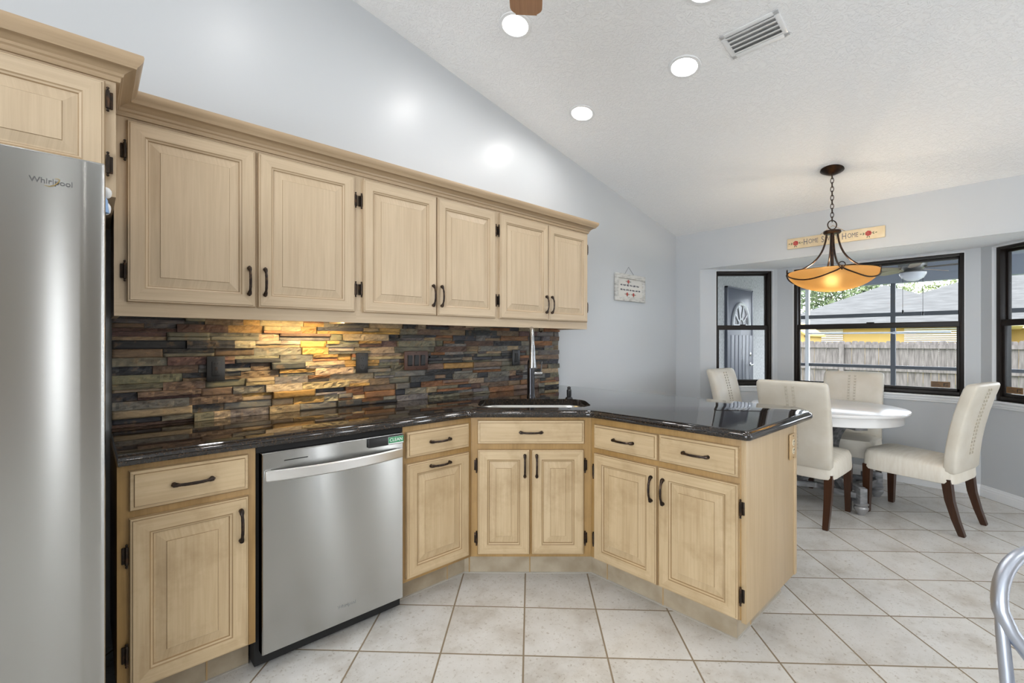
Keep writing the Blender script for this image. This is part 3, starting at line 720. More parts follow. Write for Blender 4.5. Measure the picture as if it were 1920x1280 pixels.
# outlet on the end panel
def outlet(name, label, loc, rz, plate, dark, kind, w=0.07, h=0.115, cat='outlet'):
    o = thing(name, label, cat, loc, rz); mb = MB(); mb.box((-w / 2, -0.008, -h / 2), (w / 2, 0, h / 2), bev=0.004); mb.build('cover_plate', plate, o)
    mb = MB()
    if kind == 'duplex':
        for s in (-1, 1):
            mb.lathe([(0.0165, 0.007), (0.0165, 0.0105), (0.001, 0.011)], (0, 0, s * 0.02), 20, axis='y')
        r = mb.build('receptacle', dark, o)
        for s in (-1, 1):
            for dx in (-0.006, 0.006): mb = MB(); mb.box((dx - 0.0012, -0.0118, s * 0.02 + 0.001), (dx + 0.0012, -0.0105, s * 0.02 + 0.010)); mb.build('slot', M['void'], r)
            mb = MB(); mb.lathe([(0.0026, 0.0105), (0.0026, 0.0118)], (0, 0, s * 0.02 - 0.007), 10, axis='y'); mb.build('ground_hole', M['void'], r)
    elif kind == 'gfci':
        mb.box((-0.0165, -0.0115, -0.034), (0.0165, -0.007, 0.034), bev=0.002); r = mb.build('receptacle', dark, o)
        for s in (-1, 1):
            for dx in (-0.006, 0.006): mb = MB(); mb.box((dx - 0.0012, -0.0125, s * 0.02), (dx + 0.0012, -0.011, s * 0.02 + 0.009)); mb.build('slot', M['void'], r)
            mb = MB(); mb.box((-0.006, -0.0128, s * 0.004 - 0.0025), (0.006, -0.011, s * 0.004 + 0.0025), bev=0.001); mb.build('button', M['hinge'], r)
    else:
        n = 3 if kind == 'triple' else 1
        for i in range(n):
            x = (i - (n - 1) / 2) * 0.046; mb = MB(); mb.box((x - 0.0165, -0.0115, -0.034), (x + 0.0165, -0.007, 0.034), bev=0.002)
            mb.loft([[(x - 0.014, -0.011, -0.03), (x + 0.014, -0.011, -0.03), (x + 0.014, -0.0165, 0.03), (x - 0.014, -0.0165, 0.03)], [(x - 0.014, -0.008, -0.03), (x + 0.014, -0.008, -0.03), (x + 0.014, -0.008, 0.03), (x - 0.014, -0.008, 0.03)]], smooth=False)
            mb.build('rocker', dark, o)
    for s in (-1, 1):
        mb = MB(); mb.lathe([(0.0028, 0.007), (0.0028, 0.0092), (0.001, 0.0095)], (0, 0, s * h * 0.42), 8, axis='y'); mb.build('screw', M['hinge'], o)
    return o
M['brown_plate'] = mat('brown_switch_plate', (0.075, 0.035, 0.024), 0.35)
M['ivory'] = mat('ivory_plastic', (0.66, 0.58, 0.42), 0.35)
M['tan_plate'] = mat('oak_cover_plate', (0.46, 0.31, 0.15), 0.4)
SY = 2.523
outlet('outlet', 'ivory outlet with oak cover plate on the peninsula end panel', (2.545, 0.735, 0.765), 0, M['tan_plate'], M['ivory'], 'duplex', 0.078, 0.125)
outlet('outlet', 'black rectangular safety outlet on the stone backsplash nearest the refrigerator', (0.441, SY, 1.153), 0, M['black'], M['black'], 'gfci', 0.074, 0.118)
outlet('outlet', 'black outlet with two round receptacles under the lit middle of the backsplash', (1.154, SY, 1.158), 0, M['black'], M['black'], 'duplex', 0.072, 0.118)
outlet('light_switch', 'brown plate with three dark rocker switches on the stone backsplash', (1.508, SY, 1.162), 0, M['brown_plate'], M['black'], 'triple', 0.168, 0.118, 'light switch')
outlet('light_switch', 'single black rocker switch left of the faucet on the stone backsplash', (2.362, SY, 1.160), 0, M['black'], M['black'], 'single', 0.078, 0.118, 'light switch')

# toe kick: a short run beside the refrigerator and a long run from the dishwasher round the peninsula
BT = BZ0 - 0.001
def toe(run, inner, joints, label):
    mb = MB()
    for a, b, ia, ib in zip(run[:-1], run[1:], inner[:-1], inner[1:]): mb.prism([a, b, ib, ia], 0, BT)
    for px, py in joints: mb.box((px - 0.0025, py - 0.0025, 0.004), (px + 0.0025, py + 0.0025, BT - 0.002), 1)
    mb.tube([(*p, 0.002) for p in run], 0.005, 6, 2)
    tag(mb.build('toe_kick', [M['toe'], M['tan_plate'], M['grime']], None), label, 'toe kick')
M['grime'] = mat('aged_caulk', (0.40, 0.37, 0.32), 0.6)
toe([(0.078, 2.055), (0.470, 2.055)], [(0.078, 2.085), (0.470, 2.085)], [(0.33, 2.055)], 'short grey tiled toe kick between refrigerator and dishwasher')
toe([(1.105, 2.055), (1.535, 2.055), (2.050, 1.575), (2.050, 0.800), (2.60, 0.800)], [(1.105, 2.085), (1.547, 2.085), (2.08, 1.588), (2.08, 0.83), (2.60, 0.83)],
    [(1.42, 2.055), (1.555, 2.036), (1.80, 1.8083), (2.05, 1.47), (2.05, 1.145), (2.2, 0.80)], 'long grey tiled toe kick from the dishwasher around the peninsula')

# ---------------- countertop with sink cut-out
Z0 = 0.914
def rnd_corner(p, a, b, r, n=6):
    """arc replacing corner p between directions to a and b"""
    p, a, b = Vector(p), Vector(a), Vector(b); u = (a - p).normalized(); v = (b - p).normalized(); q = [p + u * r, p + v * r]
    out = []
    for i in range(n + 1):
        t = i / n; out.append(tuple((q[0] * (1 - t) ** 2 + p * 2 * t * (1 - t) + q[1] * t ** 2)))
    return out
bl, br = (1.4985, 1.937), (1.958, 1.5135)
cor = [(0.072, W - 0.002), (0.072, 1.937), bl, br, (1.958, 0.713), (2.80, 0.700), (2.945, 0.80), (2.945, W - 0.002)]
outl = [cor[0], cor[1]] + rnd_corner(bl, cor[1], br, 0.03, 3) + rnd_corner(br, bl, cor[4], 0.03, 3) + rnd_corner(cor[4], br, cor[5], 0.03) + rnd_corner(cor[5], cor[4], cor[6], 0.05) + rnd_corner(cor[6], cor[5], cor[7], 0.06) + [cor[7]]
outl = [Vector(p) for p in outl]
def offset_loop(pts, d):
    n = len(pts); o_ = []
    for i in range(n):
        a, p, b = pts[i - 1], pts[i], pts[(i + 1) % n]
        e1 = (p - a).normalized(); e2 = (b - p).normalized(); n1 = Vector((-e1.y, e1.x)); n2 = Vector((-e2.y, e2.x)); m = (n1 + n2)
        k = 2 / max(0.4, m.length_squared) if m.length > 1e-6 else 1
        o_.append(p + m * d * k * 1.0)
    return o_
# sink hole: rounded rectangle in the (R2, F2) frame
sc = F2 * 2.748 + R2 * 0.128; hw, hd = 0.325, 0.19
hole = []
def rr(hw, hd, r, n=8):
    pts = []
    for cx, cy, a0 in ((hw - r, hd - r, 0), (-hw + r, hd - r, 90), (-hw + r, -hd + r, 180), (hw - r, -hd + r, 270)):
        for i in range(n + 1):
            a = math.radians(a0 + 90 * i / n); pts.append((cx + r * math.cos(a), cy + r * math.sin(a)))
    return pts
for a, b in rr(hw, hd, 0.115): hole.append(sc + R2 * a + F2 * b)
mb = MB(); bm = mb.bm
prof = [(0.024, 0.0), (0.0185, -0.0006), (0.0165, -0.0025), (0.0160, -0.0055), (0.0135, -0.0068), (0.0085, -0.0078), (0.0035, -0.0115), (0.0005, -0.018), (0.0, -0.024), (0.0015, -0.031), (0.0065, -0.037), (0.014, -0.039), (0.06, -0.039)]
loops = []
area = sum(outl[i - 1].x * outl[i].y - outl[i].x * outl[i - 1].y for i in range(len(outl)))
sg = 1 if area > 0 else -1
def back_fix(v, p):   # keep the wall edges straight
    if p.y > W - 0.01: v.y = p.y
    if p.x < 0.08: v.x = p.x
    return v
for d, z in prof:
    loops.append([bm.verts.new((*back_fix(q, p), Z0 + z)) for p, q in zip(outl, offset_loop(outl, d * sg))])
for a, b in zip(loops[:-1], loops[1:]):
    for i in range(len(a)):
        j = (i + 1) % len(a); f = bm.faces.new((a[i], a[j], b[j], b[i])); f.smooth = True
hv = [[bm.verts.new((p.x, p.y, Z0 + z)) for p in offs] for offs, z in ((hole, 0), (hole, -0.006), (hole, -0.039))]
for a, b in zip(hv[:-1], hv[1:]):
    for i in range(len(a)):
        j = (i + 1) % len(a); f = bm.faces.new((a[i], a[j], b[j], b[i])); f.smooth = True
def fill(l1, l2):
    es = []
    for l in (l1, l2):
        for i in range(len(l)):
            e = bm.edges.get((l[i], l[(i + 1) % len(l)])) or bm.edges.new((l[i], l[(i + 1) % len(l)])); es.append(e)
    bmesh.ops.triangle_fill(bm, use_beauty=True, use_dissolve=False, edges=es)
fill(loops[0], hv[0]); fill(loops[-1], hv[-1])
tag(mb.build('countertop', M['granite'], None, 30), 'polished dark granite countertop wrapping from the refrigerator to the peninsula', 'countertop')

sk = thing('sink', 'undermount stainless steel corner sink below the granite cut-out', 'sink', (sc.x, sc.y, Z0 - 0.04), math.atan2(R2.y, R2.x))
mb = MB(); rings = []
for ins, z in ((-0.025, 0.0), (0.004, 0.0), (0.006, -0.006), (0.008, -0.14), (0.03, -0.165), (0.08, -0.17)):
    rings.append([(a, b, z) for a, b in rr(hw - ins, hd - ins, max(0.115 - ins, 0.03))])
mb.loft(rings, cap=False); mb.bm.faces.new(mb.bm.verts[-len(rings[0]):] if False else [v for v in list(mb.bm.verts)[-len(rings[0]):]])
mb.build('basin', M['basin'], sk, 40)
mb = MB(); mb.lathe([(0.045, -0.168), (0.043, -0.165), (0.03, -0.167), (0.002, -0.167)], (0.05, 0.05, 0), 24); mb.build('drain', M['chrome'], sk)

# faucet: bends over the sink toward the viewer
fb = F2 * 3.03 + R2 * 0.1245
fc = thing('faucet', 'dark stainless pull-down gooseneck kitchen faucet behind the sink', 'faucet', (fb.x, fb.y, Z0), math.atan2(R2.y, R2.x))
mb = MB(); mb.lathe([(0.028, 0), (0.028, 0.006), (0.026, 0.010), (0.0245, 0.03), (0.024, 0.17), (0.0225, 0.235), (0.014, 0.25)], n=24); mb.build('body', M['gunmetal'], fc)
mb = MB(); pth = [(0, 0, 0.24), (0, 0, 0.30)] + [(0, -0.105 + 0.105 * math.cos(a), 0.342 + 0.105 * math.sin(a)) for a in [PI * i / 14 for i in range(15)]] + [(0, -0.21, 0.335)]
mb.tube(pth, 0.0125, 14); mb.build('spout', M['chrome'], fc)
mb = MB(); mb.lathe([(0.0145, 0.345), (0.0155, 0.335), (0.0155, 0.322), (0.0165, 0.318), (0.0185, 0.27), (0.0235, 0.215), (0.024, 0.206), (0.020, 0.203), (0.002, 0.203)], (0, -0.21, 0), 22); mb.build('spray_head', mat('satin_steel', (0.33, 0.34, 0.35), 0.25, 1.0), fc)
mb = MB(); mb.tube([(0.016, 0, 0.155), (0.075, 0, 0.155)], [0.013, 0.013], 14); mb.tube([(0.066, 0, 0.155), (0.068, -0.005, 0.20), (0.072, -0.01, 0.235)], [0.0045, 0.004, 0.005], 8); mb.build('lever', M['chrome'], fc)
db = F2 * 2.955 + R2 * 0.366
dp = thing('soap_dispenser', 'small black soap dispenser on the counter right of the faucet', 'soap dispenser', (db.x, db.y, Z0))
mb = MB(); mb.lathe([(0.024, 0), (0.024, 0.004), (0.018, 0.010), (0.013, 0.013)], n=20); mb.build('collar', M['gunmetal'], dp)
mb = MB(); mb.lathe([(0.013, 0.012), (0.0155, 0.02), (0.0155, 0.055), (0.011, 0.060), (0.012, 0.066), (0.012, 0.074), (0.003, 0.078)], n=20); mb.build('pump', M['black'], dp)

# ---------------- stacked stone backsplash (one clad surface; the ledge pattern lives in its mesh)
PAL = {'gray': (0.15, 0.14, 0.13), 'dark': (0.045, 0.046, 0.050), 'brown': (0.17, 0.118, 0.08), 'green': (0.16, 0.15, 0.11), 'gold': (0.36, 0.22, 0.075), 'rust': (0.22, 0.105, 0.05), 'tan': (0.34, 0.26, 0.165), 'plum': (0.105, 0.062, 0.052), 'pale': (0.36, 0.31, 0.24)}
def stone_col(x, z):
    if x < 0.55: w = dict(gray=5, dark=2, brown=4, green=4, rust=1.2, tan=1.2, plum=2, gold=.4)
    elif x < 1.35: w = dict(gray=3, dark=1.5, brown=2, green=2, gold=4.5, rust=1.5, tan=4, plum=.6, pale=2)  # gold and pale stones favoured, warm lamp glow put into their colour
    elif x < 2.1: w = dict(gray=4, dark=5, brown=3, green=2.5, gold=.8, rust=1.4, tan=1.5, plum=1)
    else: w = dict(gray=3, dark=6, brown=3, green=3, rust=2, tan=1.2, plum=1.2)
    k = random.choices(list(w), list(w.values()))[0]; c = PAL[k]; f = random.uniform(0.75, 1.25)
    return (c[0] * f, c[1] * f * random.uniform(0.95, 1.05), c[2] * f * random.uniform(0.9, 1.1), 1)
mb = MB(); cl = mb.bm.loops.layers.float_color.new('stone')
def stone_piece(x0, x1, z0, z1):
    d = random.choice((0.018, 0.022, 0.027, 0.032, 0.038)) + random.uniform(-0.002, 0.002); col = stone_col((x0 + x1) / 2, z0); g = 0.0006
    x0 += g; x1 -= g; z0 += g; z1 -= g; rough = random.choice((0.002, 0.004, 0.006))
    nx = max(2, int((x1 - x0) / 0.011)); nz = 4; tlx = random.uniform(-0.004, 0.004); tlz = random.uniform(-0.004, 0.005); grid = []
    for i in range(nx + 1):
        row = []
        for j in range(nz + 1):
            x = x0 + (x1 - x0) * i / nx; z = z0 + (z1 - z0) * j / nz
            n = noise.noise((x * 38 + d * 900, z * 70, d * 700)) + 0.6 * noise.noise((x * 90, z * 150, d * 300)); ed = (j in (0, nz)) or (i in (0, nx))
            y = W - d - n * rough * (0.5 if ed else 1) - tlx * (i / nx - 0.5) - tlz * (j / nz - 0.5)
            row.append(mb.bm.verts.new((x, min(y, W - 0.006), z)))
        grid.append(row)
    fs = []
    for i in range(nx):
        for j in range(nz): f = mb.bm.faces.new((grid[i][j], grid[i + 1][j], grid[i + 1][j + 1], grid[i][j + 1])); f.smooth = rough < 0.003; fs.append(f)
    edge = [grid[i][0] for i in range(nx + 1)] + [grid[nx][j] for j in range(1, nz + 1)] + [grid[i][nz] for i in range(nx - 1, -1, -1)] + [grid[0][j] for j in range(nz - 1, 0, -1)]
    bk = [mb.bm.verts.new((v.co.x, W - 0.001, v.co.z)) for v in edge]
    for i in range(len(edge)): j = (i + 1) % len(edge); fs.append(mb.bm.faces.new((edge[j], edge[i], bk[i], bk[j])))
    for f in fs:
        for l in f.loops: l[cl] = col
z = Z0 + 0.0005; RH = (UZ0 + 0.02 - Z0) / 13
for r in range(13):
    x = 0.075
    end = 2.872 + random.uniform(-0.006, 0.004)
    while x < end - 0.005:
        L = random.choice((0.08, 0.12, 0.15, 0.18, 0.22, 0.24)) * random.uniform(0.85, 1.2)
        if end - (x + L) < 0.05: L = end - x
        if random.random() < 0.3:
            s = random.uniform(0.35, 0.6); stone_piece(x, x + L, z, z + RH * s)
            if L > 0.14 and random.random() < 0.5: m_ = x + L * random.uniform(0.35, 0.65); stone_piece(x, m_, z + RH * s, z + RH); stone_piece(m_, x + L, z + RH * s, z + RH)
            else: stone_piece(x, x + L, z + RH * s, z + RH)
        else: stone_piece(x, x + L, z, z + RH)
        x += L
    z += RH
tag(mb.build('stone_backsplash', M['stone'], None, None), 'stacked split-stone backsplash in slate, rust and gold above the counter', 'backsplash')

# ---------------- dishwasher
dw = thing('dishwasher', 'stainless steel dishwasher with curved bar handle under the counter', 'dishwasher', (0.488, 1.942, 0))
mb = MB(); mb.box((-0.013, 0.045, 0.02), (0.612, 0.60, 0.873)); mb.box((-0.013, 0.02, 0.852), (0.612, 0.06, 0.873)); mb.box((0.0, 0.09, 0.0), (0.608, 0.12, 0.1)); mb.build('body', M['void'], dw)
mb = MB()
# gently bowed stainless door skin
n = 24; ring = []
for i in range(n + 1):
    x = 0.003 + 0.602 * i / n; s = (i / n - 0.5) * 2; ring.append((x, 0.004 * s * s * 0 - 0.0))
pts = [(0.003, 0.004), (0.006, 0.0)] + [(0.006 + 0.596 * i / 12, 0.0) for i in range(1, 12)] + [(0.602, 0.0), (0.605, 0.004), (0.605, 0.045), (0.003, 0.045)]
mb.loft([[(x, y, z) for x, y in pts] for z in (0.078, 0.45, 0.846)], smooth=False, grain=0)
mb.box((0.003, 0.001, 0.844), (0.605, 0.045, 0.851), bev=0.002)
dd = mb.build('door', M['steel'], dw, 30)
mb = MB(); rings = []
for i in range(21):
    s = -1 + 2 * i / 20; x = 0.304 + s * 0.289; y = -0.052 + 0.040 * abs(s) ** 2.2; zc = 0.762
    rings.append([(x, y, zc - 0.021), (x, y - 0.005, zc - 0.016), (x, y - 0.006, zc + 0.018), (x, y + 0.002, zc + 0.023), (x, y + 0.010, zc + 0.02), (x, y + 0.010, zc - 0.018)])
mb.loft(rings, grain=0); 
for s in (-1, 1): mb.box((0.304 + s * 0.28 - 0.012, -0.014, 0.745), (0.304 + s * 0.28 + 0.012, 0.0, 0.782), bev=0.003)
mb.build('handle', M['steel_handle'], dd, 30)
mb = MB(); mb.box((0.082, -0.0006, 0.810), (0.172, 0.001, 0.8135)); mb.build('vent_slot', M['void'], dd)
mb = MB(); text_bm(mb, 'Whirlpool', 0.019, Matrix.Translation((0.335, -0.0008, 0.146)) @ Matrix.Rotation(PI / 2, 4, 'X'), 0.0006); mb.build('logo', M['chrome'], dd)
mg = thing('dishwasher_magnet', 'black sliding magnet with a green CLEAN panel on the dishwasher', 'magnet', (0.488 + 0.512, 1.942 - 0.001, 0.826))
mb = MB(); mb.box((-0.084, -0.012, -0.020), (0.0905, 0, 0.020), bev=0.004); mb.build('frame', M['black'], mg)
M['green'] = mat('green_sign', (0.035, 0.26, 0.11), 0.4); M['print_white'] = mat('white_print', (0.85, 0.85, 0.85), 0.5)
mb = MB(); mb.box((0.010, -0.0135, -0.0165), (0.086, -0.011, 0.0165), 1); mb.box((0.0105, -0.0145, -0.011), (0.0855, -0.0125, 0.016), 0)
pn = mb.build('sign_panel', [M['green'], M['print_white']], mg)
mb = MB(); text_bm(mb, 'CLEAN', 0.021, Matrix.Translation((0.048, -0.0146, 0.0022)) @ Matrix.Rotation(PI / 2, 4, 'X'), 0.0004); mb.build('lettering', M['print_white'], pn)

# ---------------- refrigerator
fr = thing('refrigerator', 'tall stainless steel refrigerator at the left edge of the kitchen', 'refrigerator', (-0.875, 1.70, 0))
M['fridge_side'] = mat('dark_grey_side', (0.025, 0.026, 0.028), 0.4)
mb = MB(); mb.box((0.012, 0.075, 0.03), (0.898, 0.84, 1.745), bev=0.004); mb.box((0.03, 0.03, 0.0), (0.88, 0.6, 0.05)); mb.build('body', M['fridge_side'], fr)
def fdoor(x0, x1, hx):
    mb = MB(); r = 0.008; pts = [(x0, 0.065), (x0, r), (x0 + r * 0.3, r * 0.3), (x0 + r, 0)] + [(x0 + (x1 - x0) * i / 10, 0) for i in range(1, 10)] + [(x1 - r, 0), (x1 - r * 0.3, r * 0.3), (x1, r), (x1, 0.065)]
    mb.loft([[(x, y, z) for x, y in pts] for z in (0.06, 0.9, 1.767)], smooth=True, grain=0)
    mb.box((x0 + 0.002, 0.003, 1.766), (x1 - 0.002, 0.063, 1.772), bev=0.002)
    d = mb.build('door', M['steel'], fr, 30)
    mb = MB(); mb.tube([(hx, 0, 0.5), (hx, -0.045, 0.53), (hx, -0.05, 0.6), (hx, -0.05, 1.4), (hx, -0.045, 1.47), (hx, 0, 1.5)], 0.013, 10); mb.build('handle', M['steel_handle'], d)
    return d
fdoor(0.0, 0.378, 0.335); d2 = fdoor(0.386, 0.912, 0.430)
mb = MB(); tm = Matrix.Translation((0.875 - 0.069, -0.0012, 1.6965)) @ Matrix.Rotation(PI / 2, 4, 'X')
text_bm(mb, 'Whirlpool', 0.0195, tm, 0.0008); mb.build('logo', mat('logo_grey', (0.10, 0.10, 0.10), 0.4), d2)
mb = MB(); mb.tube([(0.875 - 0.069 + a, -0.003, 1.6965 + b) for a, b in ((-0.013, -0.0115), (-0.004, -0.013), (0.006, -0.008), (0.013, 0.001), (0.0155, 0.008), (0.012, 0.0105), (0.006, 0.009))], [0.0004, 0.0009, 0.0012, 0.0012, 0.001, 0.0008, 0.0003], 6); mb.build('logo_swirl', mat('gold_swirl', (0.55, 0.42, 0.18), 0.3, 1.0), d2)
mb = MB(); mb.box((0.80, 0.10, 1.745), (0.88, 0.20, 1.765), bev=0.004); mb.build('hinge_cover', M['fridge_side'], fr)
fm = thing('magnet', 'small white and blue figurine magnet on the refrigerator side', 'magnet', (-0.875 + 0.899, 1.795, 1.68))
M['pale_blue'] = mat('pale_blue_glaze', (0.25, 0.42, 0.70), 0.3)
mb = MB(); bmesh.ops.create_icosphere(mb.bm, subdivisions=2, radius=0.014, matrix=Matrix.Translation((0.016, 0, 0.034)) @ Matrix.Diagonal((1, 1, 1.25, 1)))
bmesh.ops.create_icosphere(mb.bm, subdivisions=2, radius=0.012, matrix=Matrix.Translation((0.016, 0, -0.012)) @ Matrix.Diagonal((1, 1, 1.6, 1))); mb.build('figure', M['white'], fm)
mb = MB(); mb.lathe([(0.002, -0.03), (0.013, -0.026), (0.009, 0.012), (0.004, 0.02)], (0.011, -0.006, 0), 12); mb.box((0, -0.012, -0.028), (0.006, 0.012, 0.026)); mb.build('robe', M['pale_blue'], fm)

# ------------------------------------------------------------------ ceiling fixtures
ca = math.atan(SL)
def on_ceiling(o, x, y):
    o.location = (x, y, zceil(x)); o.rotation_euler = (0, ca, 0)
lamps = [(1.808, 1.933, 'recessed ceiling light beside the fan blade tip, nearest the cabinet wall top'), (2.631, 1.331, 'recessed ceiling light next to the air vent'), (2.625, 2.103, 'recessed ceiling light above the end of the wall cabinets'), (2.222, 1.021, 'recessed ceiling light at the top edge, between fan and vent'),
         (0.7, 1.6, 'recessed ceiling light over the dishwasher, above the top of the photo'), (-0.15, -0.3, 'recessed ceiling light just behind the camera'), (1.75, -0.9, 'recessed ceiling light above the silver metal chair, out of view to the right'),  # camera and chair lamps are added, unseen, placed to streak the steel
         (-1.2, 1.4, 'recessed ceiling light over the far side of the refrigerator, out of view to the left'), (-1.4, -1.2, 'recessed ceiling light behind the camera on the refrigerator side'), (2.9, -1.65, 'recessed ceiling light out of view between metal chair and dining wall'),  # last lamp here is added, unseen, placed for a steel streak
         (0.4, -2.6, 'recessed ceiling light well behind the camera near the tan wall'), (-3.0, 0.2, 'recessed ceiling light on the far slope behind the refrigerator, out of view'), (3.7, -1.9, 'recessed ceiling light right of the bay window, out of view'), (3.7, -2.7, 'recessed ceiling light farthest right along the dining wall, out of view')]  # last two lamps are added, unseen, to brighten the dining end
for i, (x, y, lb) in enumerate(lamps):
    o = thing('recessed_light', lb, 'ceiling light', (0, 0, 0), 0, 'recessed ceiling lights'); on_ceiling(o, x, y)
    if x < XR: o.rotation_euler = (0, -ca, 0); o.location.z = ZR - SL * (XR - x)
    mb = MB(); mb.lathe([(0.073, -0.004), (0.076, -0.007), (0.092, -0.005), (0.094, 0.0)], n=40, cap=False); mb.build('trim_ring', M['trim'], o)
    mb = MB(); mb.lathe([(0.001, -0.0035), (0.074, -0.0035)], n=40, cap=False); mb.build('lens', M['lens'], o)
    area_light('lamp_beam', (0, 0, -0.012), (0, 0, -1), 0.14, 0.14, LAMP_W, (1.0, 0.98, 0.955), 'DISK', parent=o, spread=math.radians(170))

vt = thing('air_vent', 'white louvered air vent in the sloped ceiling', 'vent', (0, 0, 0)); on_ceiling(vt, 2.637, 0.941)
mb = MB(); hw, hl = 0.098, 0.146
for lo, hi in (((-hw, -hl, -0.006), (-hw + 0.026, hl, 0)), ((hw - 0.026, -hl, -0.006), (hw, hl, 0)), ((-hw, -hl, -0.006), (hw, -hl + 0.026, 0)), ((-hw, hl - 0.026, -0.006), (hw, hl, 0))): mb.box(lo, hi, bev=0.002)
mb.build('frame', M['trim'], vt)
mb = MB(); mb.box((-hw + 0.02, -hl + 0.02, 0.0), (hw - 0.02, hl - 0.02, 0.002)); mb.build('duct', mat('grey_duct', (0.10, 0.10, 0.10), 0.7), vt)
for k in range(5):
    mb = MB(); x = -0.062 + k * 0.031
    mb.loft([[(x + 0.013, y, 0.000), (x + 0.006, y, -0.005), (x - 0.009, y, -0.012), (x - 0.011, y, -0.0105), (x + 0.004, y, -0.0035), (x + 0.011, y, 0.0015)] for y in (-hl + 0.022, hl - 0.022)], smooth=True); mb.build('louver', M['trim'], vt)

# kitchen ceiling fan (only a blade tip is in view)
fx, fy = 0.95, 0.985
kf = thing('ceiling_fan', 'ceiling fan with tan wooden blades, one blade tip showing at the top edge', 'ceiling fan', (fx, fy, zceil(fx)))
zb = 2.68 - zceil(fx)
mb = MB(); mb.lathe([(0.07, 0), (0.07, -0.03), (0.02, -0.06)], n=24); mb.lathe([(0.013, -0.05), (0.013, zb + 0.10)], n=12); mb.lathe([(0.02, zb + 0.12), (0.10, zb + 0.10), (0.12, zb + 0.02), (0.09, zb - 0.03), (0.03, zb - 0.05)], n=28); mb.build('motor_housing', M['gunmetal'], kf)
M['blade'] = wood('tan_fan_blade', (0.38, 0.21, 0.12), (0.30, 0.155, 0.085), 0.3)
for i in range(5):
    mb = MB(); fan_blade(mb, 0.13, 0.605, 0.135, zb, 0.08); mb.xform(Matrix.Rotation(math.radians(44.5 + 72 * i), 4, 'Z')); mb.build('blade', M['blade'], kf)

# ------------------------------------------------------------------ signs
M['sign'] = noisy('cream_painted_board', (0.66, 0.53, 0.33), (0.74, 0.62, 0.42), 14, rough=0.6, lo=0.3, hi=0.7)
M['ink'] = mat('grey_ink', (0.13, 0.13, 0.15), 0.6); M['red'] = mat('rose_red', (0.42, 0.045, 0.04), 0.5); M['red2'] = mat('light_rose', (0.60, 0.16, 0.12), 0.5); M['leafp'] = mat('painted_leaf', (0.07, 0.085, 0.04), 0.6)
M['string'] = mat('jute_string', (0.45, 0.30, 0.14), 0.9)
sg_ = thing('wall_sign', 'long cream HOME SWEET HOME sign with roses above the bay window', 'sign', (XB - 0.003, 1.075, 2.195), -PI / 2)
mb = MB(); mb.box((-0.364, -0.016, -0.049), (0.364, 0, 0.049), bev=0.006, grain=0); bd = mb.build('board', M['sign'], sg_)
mb = MB()
for tx, sz, cx in (('H', .076, -.212), ('OME', .056, -.150), ('S', .076, -.078), ('WEET', .056, -.012), ('H', .076, .082), ('OME', .056, .144)):
    text_bm(mb, tx, sz, Matrix.Translation((cx, -0.0165, 0.0)) @ Matrix.Rotation(PI / 2, 4, 'X') @ Matrix.Diagonal((0.66, 1, 1, 1)), 0.0004)
mb.build('lettering', M['ink'], bd)
def rose(parent, x, y, z, s, horiz=True):
    mb = MB()
    for k in range(7):
        a = 2 * PI * k / 7; mb.lathe([(0.011 * s, 0.0), (0.009 * s, 0.0012), (0.001, 0.0016)], (x + 0.012 * s * math.cos(a), y, z + 0.012 * s * math.sin(a)), 10, 0, 'y')
    for r_ in (0.004, 0.010, 0.016): mb.tube([(x + r_ * s * math.cos(t), y - 0.0022, z + r_ * s * math.sin(t)) for t in [0.5 + r_ * 90 + 4.4 * q / 10 for q in range(11)]], 0.0011 * s, 5, 1)
    for k, (dx, dz, a) in enumerate(((0.033, 0.004, 0.5), (0.034, -0.006, -0.5), (0.052, 0, 0), (-0.033, 0.004, 2.6), (-0.034, -0.006, 3.6), (-0.052, 0, 3.14), (0.006, -0.03, -1.1), (-0.008, -0.03, -2.0))):
        c, s_ = math.cos(a), math.sin(a); l, w_ = 0.009 * s, 0.004 * s; o2 = (x + dx * s, z + dz * s)
        q = [(o2[0] + c * l, o2[1] + s_ * l), (o2[0] - s_ * w_, o2[1] + c * w_), (o2[0] - c * l, o2[1] - s_ * l), (o2[0] + s_ * w_, o2[1] - c * w_)]
        mb.loft([[(u, y, v) for u, v in q], [(u, y - 0.001, v) for u, v in q]], 2, smooth=False)
    mb.build('painted_rose', [M['red'], M['red2'], M['leafp']], parent)
rose(bd, -0.292, -0.016, 0.0, 1.0); rose(bd, 0.252, -0.016, 0.0, 1.0)
mb = MB(); mb.tube([(-0.10, -0.008, 0.048), (-0.004, -0.006, 0.115), (0.09, -0.008, 0.048)], 0.0022, 6); mb.build('hanging_string', M['string'], sg_)

M['shabby'] = noisy('whitewashed_wood', (0.60, 0.59, 0.56), (0.33, 0.32, 0.30), 22, rough=0.7, stretch=(1, 1, 3), lo=0.45, hi=0.75)
fr_ = thing('framed_sign', 'small whitewashed framed verse hanging by a wire on the grey wall', 'sign', (3.94, W - 0.002, 1.805))
mb = MB(); a, b, t = 0.258, 0.132, 0.045
mb.box((-a, -0.022, b - t), (a, 0, b), bev=0.004); mb.box((-a, -0.022, -b), (a, 0, -b + t), bev=0.004); mb.box((-a, -0.022, -b + t), (-a + t, 0, b - t), bev=0.004); mb.box((a - t, -0.022, -b + t), (a, 0, b - t), bev=0.004); mb.build('frame', M['shabby'], fr_)
mb = MB(); mb.box((-a + t - 0.004, -0.008, -b + t - 0.004), (a - t + 0.004, -0.002, b - t + 0.004)); pc = mb.build('panel', mat('cream_card', (0.66, 0.64, 0.60), 0.6), fr_)
mb = MB(); rs = random.Random(3)
